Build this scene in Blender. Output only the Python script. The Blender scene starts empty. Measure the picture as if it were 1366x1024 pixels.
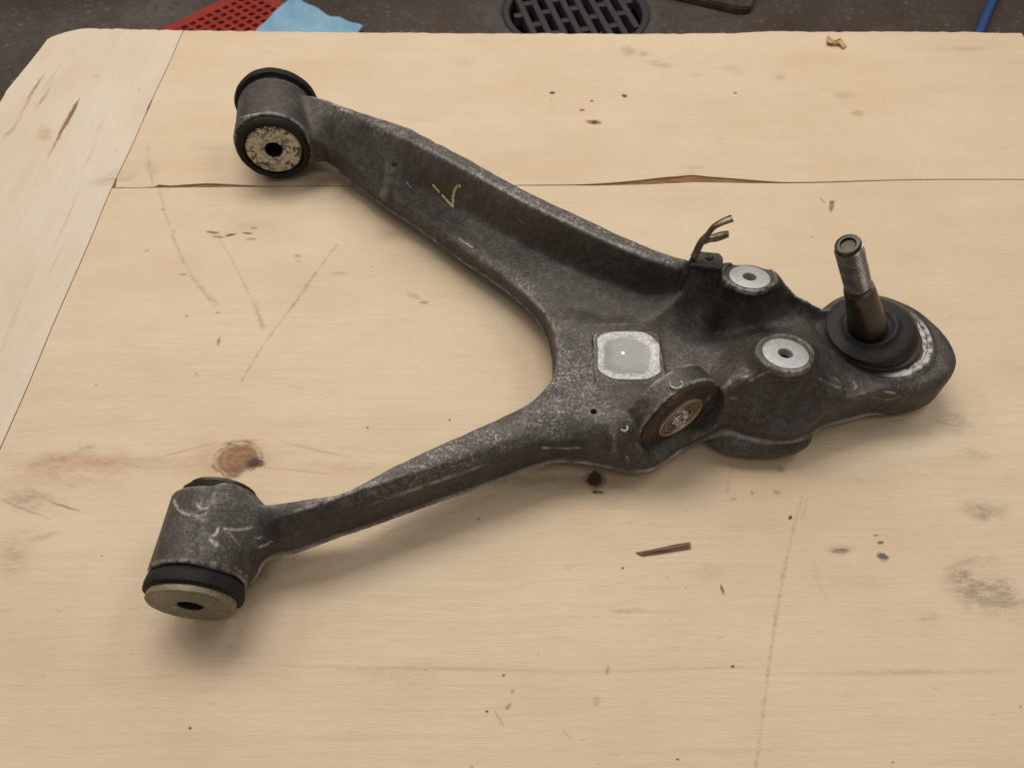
import bpy, bmesh, math, random
import numpy as np
from mathutils import Vector, Matrix
random.seed(7); rng = np.random.default_rng(7)
S = bpy.context.scene
COL = S.collection
R = math.radians

# ------------------------------------------------------------------ camera
CAM_H, PITCH, FPX, CX, CY = 0.5, R(55), 1000.0, 683.0, 512.0
cam = bpy.data.cameras.new('camera'); camo = bpy.data.objects.new('camera', cam); COL.objects.link(camo)
camo.location = (0, 0, CAM_H); camo.rotation_euler = (R(90) - PITCH, 0, 0)
cam.sensor_fit = 'HORIZONTAL'; cam.sensor_width = 36; cam.lens = 36 * FPX / 1366
cam.clip_start = 0.02; cam.clip_end = 60
cam.dof.use_dof = True; cam.dof.focus_distance = 0.58; cam.dof.aperture_fstop = 13
S.camera = camo

# ------------------------------------------------------------------ light (indoor workshop)
W = bpy.data.worlds.new('World'); S.world = W; W.use_nodes = True
bg = W.node_tree.nodes['Background']
bg.inputs[0].default_value = (1.0, 0.93, 0.86, 1); bg.inputs[1].default_value = 0.19
def area(name, loc, target, sx, sy, power, color):
    l = bpy.data.lights.new(name, 'AREA'); l.shape = 'RECTANGLE'; l.size = sx; l.size_y = sy
    l.energy = power; l.color = color
    o = bpy.data.objects.new(name, l); COL.objects.link(o); o.location = loc
    o.rotation_euler = (Vector(target) - Vector(loc)).to_track_quat('-Z', 'Y').to_euler()
    return o
area('ceiling_lamp_far', (-0.35, 1.5, 2.4), (0, 0.4, 0), 1.8, 0.8, 41, (1, 0.93, 0.83))
area('ceiling_lamp_far_left', (-1.9, 1.6, 2.3), (0, 0.4, 0), 1.3, 0.6, 16, (1, 0.93, 0.83))
area('ceiling_lamp_right', (1.6, 1.3, 2.3), (0, 0.4, 0), 1.3, 0.6, 17, (1, 0.93, 0.83))
area('ceiling_lamp_back', (0.1, 3.6, 2.4), (0, 0.4, 0), 1.6, 0.5, 12, (1, 0.94, 0.86))
area('ceiling_lamp_near', (0.2, -0.6, 2.4), (0, 0.5, 0), 1.3, 0.6, 7, (1, 0.93, 0.83))
S.view_settings.view_transform = 'Standard'; S.view_settings.look = 'None'
S.view_settings.exposure = 0.0; S.view_settings.gamma = 1

# ------------------------------------------------------------------ measuring: photo pixel at a known height -> place
def P(px, py, z=0.0):
    dx, dy = (px - CX) / FPX, (CY - py) / FPX
    v = (dx, dy * math.sin(PITCH) + math.cos(PITCH), dy * math.cos(PITCH) - math.sin(PITCH))
    t = (z - CAM_H) / v[2]
    return Vector((v[0] * t, v[1] * t, z))

# ------------------------------------------------------------------ object helpers
def tag(o, label=None, cat=None, group=None, kind=None):
    if label: o['label'] = label
    if cat: o['category'] = cat
    if group: o['group'] = group
    if kind: o['kind'] = kind
    return o
def thing(name, loc, label, cat, group=None):
    o = bpy.data.objects.new(name, None); COL.objects.link(o); o.location = loc
    o.empty_display_size = 0.02
    return tag(o, label, cat, group)
def mesh_obj(name, verts, faces, mat, parent=None, smooth=True):
    me = bpy.data.meshes.new(name)
    verts = np.asarray(verts, dtype=np.float64)
    if parent is not None:
        off = np.array(parent.location)
        if parent.parent is not None: off = off + np.array(parent.parent.location)
        verts = verts - off
    me.from_pydata([tuple(v) for v in verts], [], faces)
    me.materials.append(mat); me.update()
    if smooth: me.shade_smooth()
    o = bpy.data.objects.new(name, me); COL.objects.link(o)
    if parent is not None: o.parent = parent
    return o
def bm_obj(name, bm, mat, parent=None, smooth=True, auto=35):
    bmesh.ops.recalc_face_normals(bm, faces=bm.faces)
    me = bpy.data.meshes.new(name)
    if parent is not None:
        off = Vector(parent.location)
        if parent.parent is not None: off = off + Vector(parent.parent.location)
        bmesh.ops.translate(bm, verts=bm.verts, vec=-off)
    bm.to_mesh(me); bm.free(); me.materials.append(mat)
    if smooth:
        me.shade_smooth()
        me.set_sharp_from_angle(angle=R(auto))
    o = bpy.data.objects.new(name, me); COL.objects.link(o)
    if parent is not None: o.parent = parent
    return o
def frame_of(axis, up=Vector((0, 0, 1))):
    a = Vector(axis).normalized(); u = up - a * up.dot(a)
    if u.length < 1e-4: u = Vector((1, 0, 0)) - a * a.x
    u.normalize(); r = u.cross(a).normalized()
    return r, u, a
def lathe(prof, base, axis, n=64, wob=None, closed=False):
    """prof: list of (radius, distance along axis)"""
    r_, u_, a_ = frame_of(axis); bm = bmesh.new(); rings = []
    for (r, h) in prof:
        if r < 1e-6:
            rings.append([bm.verts.new(Vector(base) + a_ * h)])
        else:
            ring = []
            for i in range(n):
                t = 2 * math.pi * i / n
                rr = r + (wob(t, r, h) if wob else 0)
                ring.append(bm.verts.new(Vector(base) + a_ * h + (r_ * math.cos(t) + u_ * math.sin(t)) * rr))
            rings.append(ring)
    seq = list(zip(rings, rings[1:]))
    if closed: seq.append((rings[-1], rings[0]))
    for A, B in seq:
        if len(A) == 1 and len(B) == 1: continue
        for i in range(n):
            j = (i + 1) % n
            if len(A) == 1: bm.faces.new((A[0], B[i], B[j]))
            elif len(B) == 1: bm.faces.new((A[i], A[j], B[0]))
            else: bm.faces.new((A[i], A[j], B[j], B[i]))
    return bm
def tube(pts, rad, n=12, flat=None):
    """pts: Vectors; rad: list; flat: list of (width factor, thickness factor)"""
    bm = bmesh.new(); rings = []
    up = Vector((0, 0, 1))
    for k, p in enumerate(pts):
        a = (pts[min(k + 1, len(pts) - 1)] - pts[max(k - 1, 0)]).normalized()
        r_, u_, a_ = frame_of(a, up)
        fw, ft = flat[k] if flat else (1, 1)
        rings.append([bm.verts.new(p + r_ * math.cos(2 * math.pi * i / n) * rad[k] * fw + u_ * math.sin(2 * math.pi * i / n) * rad[k] * ft) for i in range(n)])
    for A, B in zip(rings, rings[1:]):
        for i in range(n):
            bm.faces.new((A[i], A[(i + 1) % n], B[(i + 1) % n], B[i]))
    bm.faces.new(rings[0]); bm.faces.new(rings[-1][::-1])
    return bm
def catmull(pts, sub=4, closed=False):
    pts = [np.asarray(p, dtype=float) for p in pts]; n = len(pts); out = []
    rngk = range(n) if closed else range(n - 1)
    for i in rngk:
        if closed: p0, p1, p2, p3 = pts[i - 1], pts[i], pts[(i + 1) % n], pts[(i + 2) % n]
        else: p0, p1, p2, p3 = pts[max(i - 1, 0)], pts[i], pts[i + 1], pts[min(i + 2, n - 1)]
        for s in range(sub):
            t = s / sub
            out.append(0.5 * ((2 * p1) + (p2 - p0) * t + (2 * p0 - 5 * p1 + 4 * p2 - p3) * t * t + (3 * p1 - p0 - 3 * p2 + p3) * t ** 3))
    if not closed: out.append(pts[-1])
    return out
def prism(poly, z0, z1, bev=0.0):
    bm = bmesh.new()
    a = [bm.verts.new((x, y, z0)) for x, y in poly]; b = [bm.verts.new((x, y, z1)) for x, y in poly]
    bm.faces.new(a[::-1]); bm.faces.new(b)
    n = len(poly)
    for i in range(n): bm.faces.new((a[i], a[(i + 1) % n], b[(i + 1) % n], b[i]))
    return bm

# ------------------------------------------------------------------ material helpers
class NT:
    def __init__(s, name):
        s.m = bpy.data.materials.new(name); s.m.use_nodes = True
        s.t = s.m.node_tree; s.n = s.t.nodes; s.l = s.t.links
        s.b = s.n['Principled BSDF']; s.out = s.n['Material Output']
        s.tc = s.n.new('ShaderNodeTexCoord'); s.obj = s.tc.outputs['Object']
    def lk(s, a, b): s.l.new(a, b)
    def setin(s, sock, v):
        if hasattr(v, 'is_linked') or isinstance(v, bpy.types.NodeSocket): s.l.new(v, sock)
        elif isinstance(v, (tuple, list)) and len(v) == 3 and sock.type == 'RGBA': sock.default_value = (*v, 1)
        else: sock.default_value = v
    def math(s, op, a, b=None, c=None, clamp=False):
        n = s.n.new('ShaderNodeMath'); n.operation = op; n.use_clamp = clamp
        s.setin(n.inputs[0], a)
        if b is not None: s.setin(n.inputs[1], b)
        if c is not None: s.setin(n.inputs[2], c)
        return n.outputs[0]
    def mapping(s, v, loc=(0, 0, 0), rot=(0, 0, 0), scale=(1, 1, 1)):
        n = s.n.new('ShaderNodeMapping'); s.setin(n.inputs[0], v)
        n.inputs[1].default_value = loc; n.inputs[2].default_value = rot; n.inputs[3].default_value = scale
        return n.outputs[0]
    def noise(s, v, scale=5, detail=4, rough=0.55, dist=0):
        n = s.n.new('ShaderNodeTexNoise'); s.setin(n.inputs['Vector'], v)
        n.inputs['Scale'].default_value = scale; n.inputs['Detail'].default_value = detail
        n.inputs['Roughness'].default_value = rough; n.inputs['Distortion'].default_value = dist
        return n.outputs[0]
    def voro(s, v, scale, feature='F1', rand=1):
        n = s.n.new('ShaderNodeTexVoronoi'); s.setin(n.inputs['Vector'], v); n.feature = feature
        n.inputs['Scale'].default_value = scale; n.inputs['Randomness'].default_value = rand
        return n
    def ramp(s, f, stops):
        n = s.n.new('ShaderNodeValToRGB'); s.setin(n.inputs[0], f); e = n.color_ramp.elements
        while len(e) < len(stops): e.new(0.5)
        for k, (p, c) in enumerate(stops):
            e[k].position = p; e[k].color = (*c, 1) if isinstance(c, (tuple, list)) else (c, c, c, 1)
        return n.outputs[0]
    def mr(s, f, a, b, c=0.0, d=1.0, smooth=False):
        n = s.n.new('ShaderNodeMapRange'); s.setin(n.inputs[0], f)
        n.inputs[1].default_value = a; n.inputs[2].default_value = b; n.inputs[3].default_value = c; n.inputs[4].default_value = d
        if smooth: n.interpolation_type = 'SMOOTHSTEP'
        return n.outputs[0]
    def mix(s, f, a, b, mode='MIX'):
        n = s.n.new('ShaderNodeMix'); n.data_type = 'RGBA'; n.blend_type = mode
        s.setin(n.inputs[0], f); s.setin(n.inputs[6], a); s.setin(n.inputs[7], b)
        return n.outputs[2]
    def vadd(s, a, b):
        n = s.n.new('ShaderNodeVectorMath'); n.operation = 'ADD'; s.setin(n.inputs[0], a); s.setin(n.inputs[1], b); return n.outputs[0]
    def vscale(s, a, k):
        n = s.n.new('ShaderNodeVectorMath'); n.operation = 'SCALE'; s.setin(n.inputs[0], a); n.inputs[3].default_value = k; return n.outputs[0]
    def vlen(s, a):
        n = s.n.new('ShaderNodeVectorMath'); n.operation = 'LENGTH'; s.setin(n.inputs[0], a); return n.outputs['Value']
    def attr(s, name):
        n = s.n.new('ShaderNodeAttribute'); n.attribute_name = name; return n.outputs['Fac']
    def bump(s, h, strength, dist, normal=None):
        n = s.n.new('ShaderNodeBump'); s.setin(n.inputs['Height'], h)
        n.inputs['Strength'].default_value = strength; n.inputs['Distance'].default_value = dist
        if normal is not None: s.l.new(normal, n.inputs['Normal'])
        s.l.new(n.outputs[0], s.b.inputs['Normal']); return n.outputs[0]
    def fin(s, col=None, rough=None, metal=None, spec=None):
        if col is not None: s.setin(s.b.inputs['Base Color'], col)
        if rough is not None: s.setin(s.b.inputs['Roughness'], rough)
        if metal is not None: s.setin(s.b.inputs['Metallic'], metal)
        if spec is not None: s.setin(s.b.inputs['Specular IOR Level'], spec)
        return s.m

# ================================================================== THE BOARD
# marks on the wood: (px, py, length px, width px, screen angle deg, strength, colour, softness, breakup)
DK = (0.05, 0.03, 0.02); BR = (0.20, 0.09, 0.035); GY = (0.24, 0.18, 0.13); TAN = (0.40, 0.24, 0.12); LT = (0.66, 0.55, 0.42)
def spot_world(px, py, lx, ly, ang):
    c = P(px, py); a = R(ang)
    e = P(px + math.cos(a) * lx, py - math.sin(a) * lx) - c
    f = P(px - math.sin(a) * ly, py - math.cos(a) * ly) - c
    if e.length >= f.length:
        th = math.atan2(e.y, e.x)
        return c, e.length, max(abs(f.x * -math.sin(th) + f.y * math.cos(th)), 2e-4), th
    th = math.atan2(f.y, f.x)
    return c, f.length, max(abs(e.x * -math.sin(th) + e.y * math.cos(th)), 2e-4), th
MARKS_MAIN = [
    # knots: outer halo then core
    (318, 612, 75, 30, 4, .42, TAN, .9, .5), (317, 612, 32, 20, 10, .75, BR, .55, .6), (338, 617, 9, 8, 0, .9, DK, .5, .3), (322, 588, 26, 3, 5, .5, BR, .6, .6),
    (793, 641, 52, 20, 3, .5, TAN, .9, .5), (793, 640, 17, 13, 0, .85, BR, .5, .3), (792, 639, 9.5, 8.5, 0, 1, DK, .25, .1), (797, 656, 9, 3, -8, .8, DK, .5, .5),
    (690, 640, 90, 10, 3, .40, BR, .9, .6), (150, 618, 190, 16, -2, .42, (.42, .24, .12), 1, .5), (480, 625, 170, 9, -2, .25, (.45, .27, .14), 1, .5), (640, 632, 120, 16, -2, .22, (.45, .27, .14), 1, .5), (60, 642, 120, 10, -2, .35, (.42, .24, .12), 1, .6), (420, 600, 60, 2, -12, .35, TAN, .8, .3), (395, 628, 70, 2, -6, .3, TAN, .8, .3), (250, 600, 50, 2, 14, .35, TAN, .8, .3),
    (791, 163, 13, 3.5, -3, .7, BR, .6, .2), (792, 163, 4, 2.2, 0, .9, DK, .5, .1),
    (736, 124, 4, 2, 0, .9, DK, .4, .2), (833, 128, 4, 2.3, 0, .95, DK, .4, .2), (789, 135, 3, 1.5, 0, .6, DK, .4, .2), (776, 147, 4, 1.8, 0, .8, BR, .4, .2), (981, 124, 3, 2, 0, .6, DK, .4, .2),
    # stains, right
    (1300, 775, 62, 48, -35, .5, GY, 1, .9), (1345, 800, 34, 40, 0, .42, GY, 1, .9), (1310, 680, 40, 18, 0, .42, GY, 1, .9), (1300, 610, 30, 14, 0, .33, GY, 1, .95), (1272, 560, 20, 30, 60, .3, GY, 1, .9),
    (1120, 734, 15, 4, 5, .85, DK, .6, .6), (1121, 733, 24, 8, 3, .4, GY, .9, .4), (1178, 744, 9, 7, -20, .8, (.12, .11, .10), .5, .7), (1174, 724, 5, 2.5, 0, .7, DK, .5, .3), (1168, 714, 4, 2, 0, .5, DK, .5, .3),
    (1109, 275, 4, 9, -15, .8, (.13, .09, .06), .5, .3), (1098, 268, 7, 2, -45, .4, GY, .7, .3), (1054, 690, 3.4, 2.4, 60, .95, DK, .4, .1), (1036, 657, 10, 5, 0, .5, GY, .8, .7), (1002, 657, 2.5, 4, 20, .5, GY, .8, .3),
    (978, 666, 6, 3, 0, .4, GY, .8, .5), (1145, 640, 10, 5, 0, .2, GY, .8, .5),
    (977, 889, 2.6, 2.2, 0, .95, DK, .4, .1), (1040, 625, 9, 5, 0, .5, GY, .8, .6),
    # far strip prints
    (838, 68, 13, 9, 0, .35, GY, .9, .5), (857, 72, 9, 6, 0, .35, GY, .9, .5), (880, 87, 20, 7, -15, .38, GY, 1, .8), (1128, 126, 18, 8, 0, .42, GY, 1, .8), (1145, 152, 12, 5, 0, .4, TAN, .7, .5), (1040, 103, 12, 7, 0, .3, GY, 1, .8), (925, 100, 12, 5, 0, .2, GY, 1, .8),
    (928, 222, 30, 14, 40, .28, GY, 1, .9), (960, 185, 10, 5, 0, .25, GY, .9, .8), (685, 210, 22, 10, 15, .15, GY, 1, .9), (1280, 66, 60, 4, 1, .3, TAN, 1, .6),
    # left area smudges and dents
    (155, 235, 45, 11, 20, .35, GY, 1, .85), (200, 225, 10, 16, 30, .35, GY, 1, .8), (430, 242, 40, 10, 4, .42, (.22, .17, .13), 1, .9),
    (283, 310, 11, 2.2, -6, .8, DK, .6, .4), (291, 316, 10, 2, -4, .7, DK, .6, .4), (308, 313, 9, 2, 10, .75, DK, .6, .3), (330, 311, 8, 1.6, -5, .6, DK, .6, .3), (338, 304, 6, 1.4, 3, .5, DK, .6, .3), (334, 319, 10, 1.6, 0, .35, DK, .6, .3),
    (244, 366, 5, 2, 0, .6, GY, .6, .3), (291, 455, 2.6, 7, -15, .7, GY, .5, .3), (396, 341, 6, 2.4, 0, .55, GY, .6, .3), (550, 395, 13, 5, -20, .6, GY, .7, .8), (565, 404, 8, 3, 0, .55, GY, .7, .6), (454, 365, 14, 3, -2, .4, GY, .7, .6),
    (196, 334, 4, 2, 0, .4, GY, .6, .3), (218, 279, 3, 2, 0, .5, GY, .6, .3), (231, 308, 3, 2, 0, .4, GY, .6, .3), (249, 422, 3, 2, 0, .4, GY, .6, .3), (290, 417, 4, 2, 0, .4, GY, .6, .3), (262, 499, 4, 3, 40, .4, GY, .6, .3),
    (100, 620, 95, 26, 4, .5, (.36, .21, .12), 1, .8), (110, 600, 50, 10, 12, .4, GY, 1, .9), (40, 665, 60, 22, -16, .36, GY, 1, .8), (20, 740, 34, 40, 10, .26, GY, 1, .9), (35, 680, 50, 2.5, -22, .35, GY, .9, .3), (85, 675, 30, 2, -18, .45, DK, .9, .3), (45, 720, 45, 8, 12, .25, GY, 1, .7),
    # lower area
    (560, 892, 260, 4.5, -1, .30, TAN, 1, .4), (900, 893, 200, 3.5, 2, .28, TAN, 1, .4), (1200, 897, 190, 5, 1, .34, TAN, 1, .4), (840, 815, 36, 5, 0, .42, GY, .9, .7), (811, 894, 3, 8, -10, .5, GY, .5, .3), (963, 786, 2.4, 8, 15, .55, DK, .5, .3),
    (678, 943, 7, 3, 45, .6, GY, .6, .3), (665, 958, 2.2, 15, 30, .35, GY, .6, .3), (649, 949, 2.4, 1.8, 0, .9, DK, .5, .1), (683, 922, 3, 5, -30, .35, GY, .6, .3), (795, 934, 6, 8, -10, .4, GY, .7, .6), (756, 980, 2, 12, 40, .3, GY, .7, .3),
    (253, 971, 2.5, 2, 0, .9, DK, .5, .1), (903, 1013, 2.5, 2, 0, .7, DK, .5, .1), (671, 900, 2.5, 2, 0, .6, DK, .5, .1), (830, 757, 2, 1.6, 0, .9, DK, .5, .1), (757, 756, 7, 4, 0, .4, GY, .7, .9), (889, 770, 4, 2, 0, .3, GY, .6, .5),
    (638, 692, 2, 1.6, 0, .6, DK, .5, .1), (600, 560, 2, 1.6, 0, .6, DK, .5, .1), (490, 570, 2, 1.6, 0, .5, DK, .5, .1), (940, 764, 40, 16, 3, .18, GY, 1, .8), (1010, 700, 60, 10, 2, .15, GY, 1, .8),
    (1240, 830, 40, 20, -40, .2, GY, 1, .8), (560, 722, 160, 10, -2, .1, TAN, 1, .5), (480, 985, 240, 5, 1, .12, TAN, 1, .5), (990, 1002, 180, 6, 1, .13, TAN, 1, .5), (620, 300, 160, 4, 1, .1, TAN, 1, .5),
]
LINES_MAIN = [  # polylines in px, half width px, strength, colour
    ([(212, 250), (222, 290), (238, 335), (258, 372), (280, 400)], 1.8, .38, GY), ([(258, 372), (270, 385), (288, 405)], 3.4, .35, GY),
    ([(292, 318), (312, 352), (328, 385), (340, 410), (350, 437)], 1.8, .36, GY), ([(340, 405), (350, 437)], 4, .28, GY),
    ([(450, 325), (420, 365), (385, 415), (350, 462), (322, 508)], 1.7, .42, GY), ([(420, 365), (402, 392), (385, 415)], 3, .3, GY),
    ([(197, 195), (199, 225), (204, 247)], 1.5, .4, GY),
    ([(1070, 662), (1058, 705), (1046, 760), (1035, 820), (1026, 885), (1016, 960), (1008, 1024)], 2.0, .42, GY), ([(1046, 760), (1035, 820)], 3.5, .2, GY),
    ([(1076, 665), (1070, 690)], 2, .3, GY), ([(975, 620), (970, 655)], 3, .3, GY),
    ([(1086, 750), (1092, 780), (1105, 800)], 3, .22, GY), ([(215, 175), (216, 240)], 1.1, .0, GY),
]
MARKS_LEFT = [
    (240/1.0, 0, 1, 1, 0, 0, GY, 1, 0),
    (91, 158, 3.2, 32, -28, .85, (.22, .10, .04), .6, .2), (84, 172, 2.4, 46, -28, .6, (.25, .13, .05), .6, .4), (97, 150, 2.0, 22, -26, .6, BR, .6, .2),
    (45, 120, 2.2, 22, -33, .6, (.3, .17, .08), .6, .3), (58, 130, 3, 22, -33, .5, (.35, .22, .12), .8, .4), (35, 140, 2, 20, -33, .4, (.35, .22, .12), .8, .4), (50, 112, 1.6, 30, -33, .3, (.35, .22, .12), .8, .4), (22, 165, 2.2, 22, -33, .4, GY, .8, .6), (10, 178, 3, 10, -33, .35, GY, .8, .6), (68, 105, 1.6, 26, -33, .3, TAN, .8, .4),
    (59, 178, 13, 13, 20, .34, (.52, .33, .17), .5, .3), (60, 178, 8, 8, 20, .2, TAN, .5, .3), (120, 208, 1.8, 26, -28, .22, TAN, .8, .4), (133, 168, 1.8, 18, -28, .22, TAN, .8, .4), (90, 290, 1.6, 60, -24, .3, TAN, .8, .4), (75, 345, 1.6, 40, -24, .25, TAN, .8, .4), (128, 102, 6, 4, 0, .2, TAN, .9, .4),
    (60, 70, 14, 24, -30, .25, (.6, .42, .24), 1, .3), (30, 240, 8, 60, -27, .10, TAN, 1, .4), (20, 420, 5, 80, -22, .15, GY, 1, .5), (186, 120, 4, 3, 0, .25, GY, .9, .4), (150, 60, 2, 20, -28, .15, TAN, .9, .4),
]
MX0, MX1, MY0, MY1, MRES = -.64, .74, .03, .90, .0005
def smooth_noise(h, w, sy, sx, octv=4, rough=.6):
    o = np.zeros((h, w), np.float32); amp = 1; tot = 0
    for q in range(octv):
        gy, gx_ = max(sy / 2 ** q, 1.2), max(sx / 2 ** q, 1.2)
        g = rng.random((int(h / gy) + 3, int(w / gx_) + 3)).astype(np.float32)
        for ax, (nn, st) in enumerate(((h, gy), (w, gx_))):
            t = np.arange(nn) / st; i = t.astype(int); f = (t - i).astype(np.float32); f = f * f * (3 - 2 * f)
            f = f[:, None] if ax == 0 else f[None, :]
            g = np.take(g, i, ax) * (1 - f) + np.take(g, i + 1, ax) * f
        o += amp * g; tot += amp; amp *= rough
    return o / tot
_mi = []
def mark_image():
    if _mi: return _mi[0]
    w = int((MX1 - MX0) / MRES); h = int((MY1 - MY0) / MRES)
    rgb = np.zeros((h, w, 3), np.float32); al = np.zeros((h, w), np.float32)
    nz = smooth_noise(h, w, 14, 50, 5, .75); fine = smooth_noise(h, w, 4, 12, 3, .8); wide = smooth_noise(h, w, 40, 90, 6, .8)
    wx = smooth_noise(h, w, 26, 26, 4) - .5; wy = smooth_noise(h, w, 26, 26, 4) - .5
    wx2 = smooth_noise(h, w, 7, 7, 3) - .5; wy2 = smooth_noise(h, w, 7, 7, 3) - .5
    XW = (MX0 + (np.arange(w) + .5) * MRES)[None].astype(np.float32); YW = (MY0 + (np.arange(h) + .5) * MRES)[:, None].astype(np.float32)
    ss = lambda t: np.clip(t, 0, 1) ** 2 * (3 - 2 * np.clip(t, 0, 1))
    def win(xa, xb, ya, yb):
        i0, i1 = int(np.clip((xa - MX0) / MRES, 0, w)), int(np.clip((xb - MX0) / MRES, 0, w))
        j0, j1 = int(np.clip((ya - MY0) / MRES, 0, h)), int(np.clip((yb - MY0) / MRES, 0, h))
        return slice(j0, j1), slice(i0, i1)
    def over(W_, f, c):
        A = al[W_]; n = f + A * (1 - f)
        rgb[W_] = (np.array(c, np.float32) * f[..., None] + rgb[W_] * (A * (1 - f))[..., None]) / np.maximum(n, 1e-5)[..., None]
        al[W_] = n
    for (px, py, lx, ly, ang, st, c, soft, brk) in MARKS_MAIN + MARKS_LEFT:
        if st <= 0: continue
        st = min(1, st * 1.3); ctr, a, b, th = spot_world(px, py, lx, ly, ang); r = max(a, b) * 1.3 + .006
        W_ = win(ctr.x - r, ctr.x + r, ctr.y - r, ctr.y + r)
        if W_[0].stop <= W_[0].start or W_[1].stop <= W_[1].start: continue
        k1 = min(a, b) * .9
        dx = XW[:, W_[1]] - ctr.x + wx[W_] * min(k1, .012) + wx2[W_] * min(k1 * .8, .003); dy = YW[W_[0]] - ctr.y + wy[W_] * min(k1, .012) + wy2[W_] * min(k1 * .8, .003)
        u = (dx * math.cos(th) + dy * math.sin(th)) / a; v_ = (-dx * math.sin(th) + dy * math.cos(th)) / b
        q = np.sqrt(u * u + v_ * v_); f = st * ss((1.12 - q) / max(soft * 1.1, .16))
        if brk > .05:
            t = np.clip(((wide if brk > .75 else nz)[W_] - .40) / .16, 0, 1) * np.clip((fine[W_] - .15) / .4, 0, 1)
            f = f * (1 - brk * .9 + brk * 1.2 * t)
        over(W_, np.clip(f, 0, 1), c)
        if ly > 18 and lx > 20 and c is BR: pass
    # growth rings of the large knot
    ctr, a, b, th = spot_world(317, 612, 32, 20, 8); W_ = win(ctr.x - .03, ctr.x + .03, ctr.y - .03, ctr.y + .03)
    u = (XW[:, W_[1]] - ctr.x + wx[W_] * .010) / a; v_ = (YW[W_[0]] - ctr.y + wy[W_] * .010) / b; q = np.sqrt(u * u + v_ * v_)
    over(W_, np.clip(.80 * ss((1.02 - q) / .35) * (.7 + .6 * (nz[W_] - .3)), 0, 1), (.24, .115, .045))
    over(W_, np.clip(.34 * ss((1.0 - q) / .2) * (.5 + .5 * np.sin(q * 17 + wx[W_] * 16 + wx2[W_] * 5)), 0, 1), (.10, .04, .018))
    over(W_, np.clip(.9 * ss(1.2 - np.hypot((XW[:, W_[1]] - P(338, 617).x) / .007, (YW[W_[0]] - P(338, 617).y) / .005) + (nz[W_] - .5) * 2.2), 0, 1), (.035, .015, .008))
    over(W_, np.clip(.9 * ss(1.2 - np.hypot((XW[:, W_[1]] - P(322, 589).x) / .019, (YW[W_[0]] - P(322, 589).y + (XW[:, W_[1]] - P(322, 589).x) ** 2 * 14) / .0012)) * np.clip((nz[W_] - .3) / .3, 0, 1), 0, 1), (.09, .035, .015))
    over(W_, np.clip(.8 * ss(1 - np.abs(q - 1.02) / .09) * np.clip((nz[W_] - .40) / .2, 0, 1), 0, 1), (.13, .055, .02))
    for pts, hw, st, c in LINES_MAIN:
        if st <= 0: continue
        wd0 = [P(*p) for p in pts]
        cv = catmull([(p.x, p.y) for p in wd0], 6)
        xs = [p[0] for p in cv]; ys = [p[1] for p in cv]; W_ = win(min(xs) - .008, max(xs) + .008, min(ys) - .008, max(ys) + .008)
        D = np.full(al[W_].shape, 1e9, np.float32); gxw = XW[:, W_[1]] + wx2[W_] * .0012; gyw = YW[W_[0]] + wy2[W_] * .0012
        for A_, B_ in zip(cv, cv[1:]):
            d = B_ - A_; t = np.clip(((gxw - A_[0]) * d[0] + (gyw - A_[1]) * d[1]) / (d @ d + 1e-12), 0, 1)
            D = np.minimum(D, (gxw - A_[0] - d[0] * t) ** 2 + (gyw - A_[1] - d[1] * t) ** 2)
        D = np.sqrt(D); wd = hw * (wd0[0] - Vector((0, 0, CAM_H))).length / FPX
        f = .8 * st * ss((wd * 1.7 - D) / (wd * 1.8)) * (.35 + 1.1 * np.clip((fine[W_] - .3) / .4, 0, 1)) * (.6 + .8 * np.clip((nz[W_] - .4) / .2, 0, 1))
        over(W_, np.clip(f * .8, 0, 1), c)
    # faint random scuffs and specks everywhere
    for _ in range(420):
        x, y = rng.uniform(MX0, MX1), rng.uniform(MY0, MY1); a = abs(rng.normal(0, .0030)) + .0008; b = rng.uniform(.0003, .0008); st = rng.uniform(.08, .34)
        W_ = win(x - a - .002, x + a + .002, y - .006, y + .006)
        dx = XW[:, W_[1]] - x; dy = YW[W_[0]] - y + wy2[W_] * .002 + dx * rng.normal(0, .15)
        over(W_, np.clip(st * ss(1.2 - np.sqrt((dx / a) ** 2 + (dy / b) ** 2)), 0, 1), GY if rng.random() < .7 else DK)
    for _ in range(90):
        x, y = rng.uniform(MX0, MX1), rng.uniform(MY0, MY1); r = rng.uniform(.0003, .0008)
        W_ = win(x - .003, x + .003, y - .003, y + .003)
        over(W_, np.clip(rng.uniform(.3, .9) * ss(1.4 - np.sqrt((XW[:, W_[1]] - x) ** 2 + (YW[W_[0]] - y) ** 2) / r), 0, 1), DK)
    for _ in range(1500):   # fine open grain
        x, y = rng.uniform(MX0 + .2, MX1), rng.uniform(MY0, MY1); a = rng.uniform(.002, .014); W_ = win(x - a, x + a, y - .0016, y + .0016)
        if al[W_].size == 0: continue
        dy = YW[W_[0]] - y + wx[W_] * .002
        over(W_, np.clip(rng.uniform(.03, .15) * ss(1.1 - np.abs(XW[:, W_[1]] - x) / a) * ss(1.3 - np.abs(dy) / .0005), 0, 1), (.34, .23, .14))
    for _ in range(60):   # handling grime
        x, y = rng.uniform(MX0, MX1), rng.uniform(MY0, MY1); a, b = rng.uniform(.01, .05), rng.uniform(.004, .02)
        W_ = win(x - a * 1.3, x + a * 1.3, y - b * 1.6, y + b * 1.6)
        q = np.sqrt(((XW[:, W_[1]] - x + wx[W_] * .02) / a) ** 2 + ((YW[W_[0]] - y + wy[W_] * .01) / b) ** 2)
        over(W_, np.clip(rng.uniform(.04, .16) * ss(1.15 - q) * np.clip((wide[W_] - .42) / .15, 0, 1), 0, 1), GY)
    im = bpy.data.images.new('board_marks', w, h, alpha=True, float_buffer=True); im.colorspace_settings.name = 'Non-Color'; im.alpha_mode = 'CHANNEL_PACKED'
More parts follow.
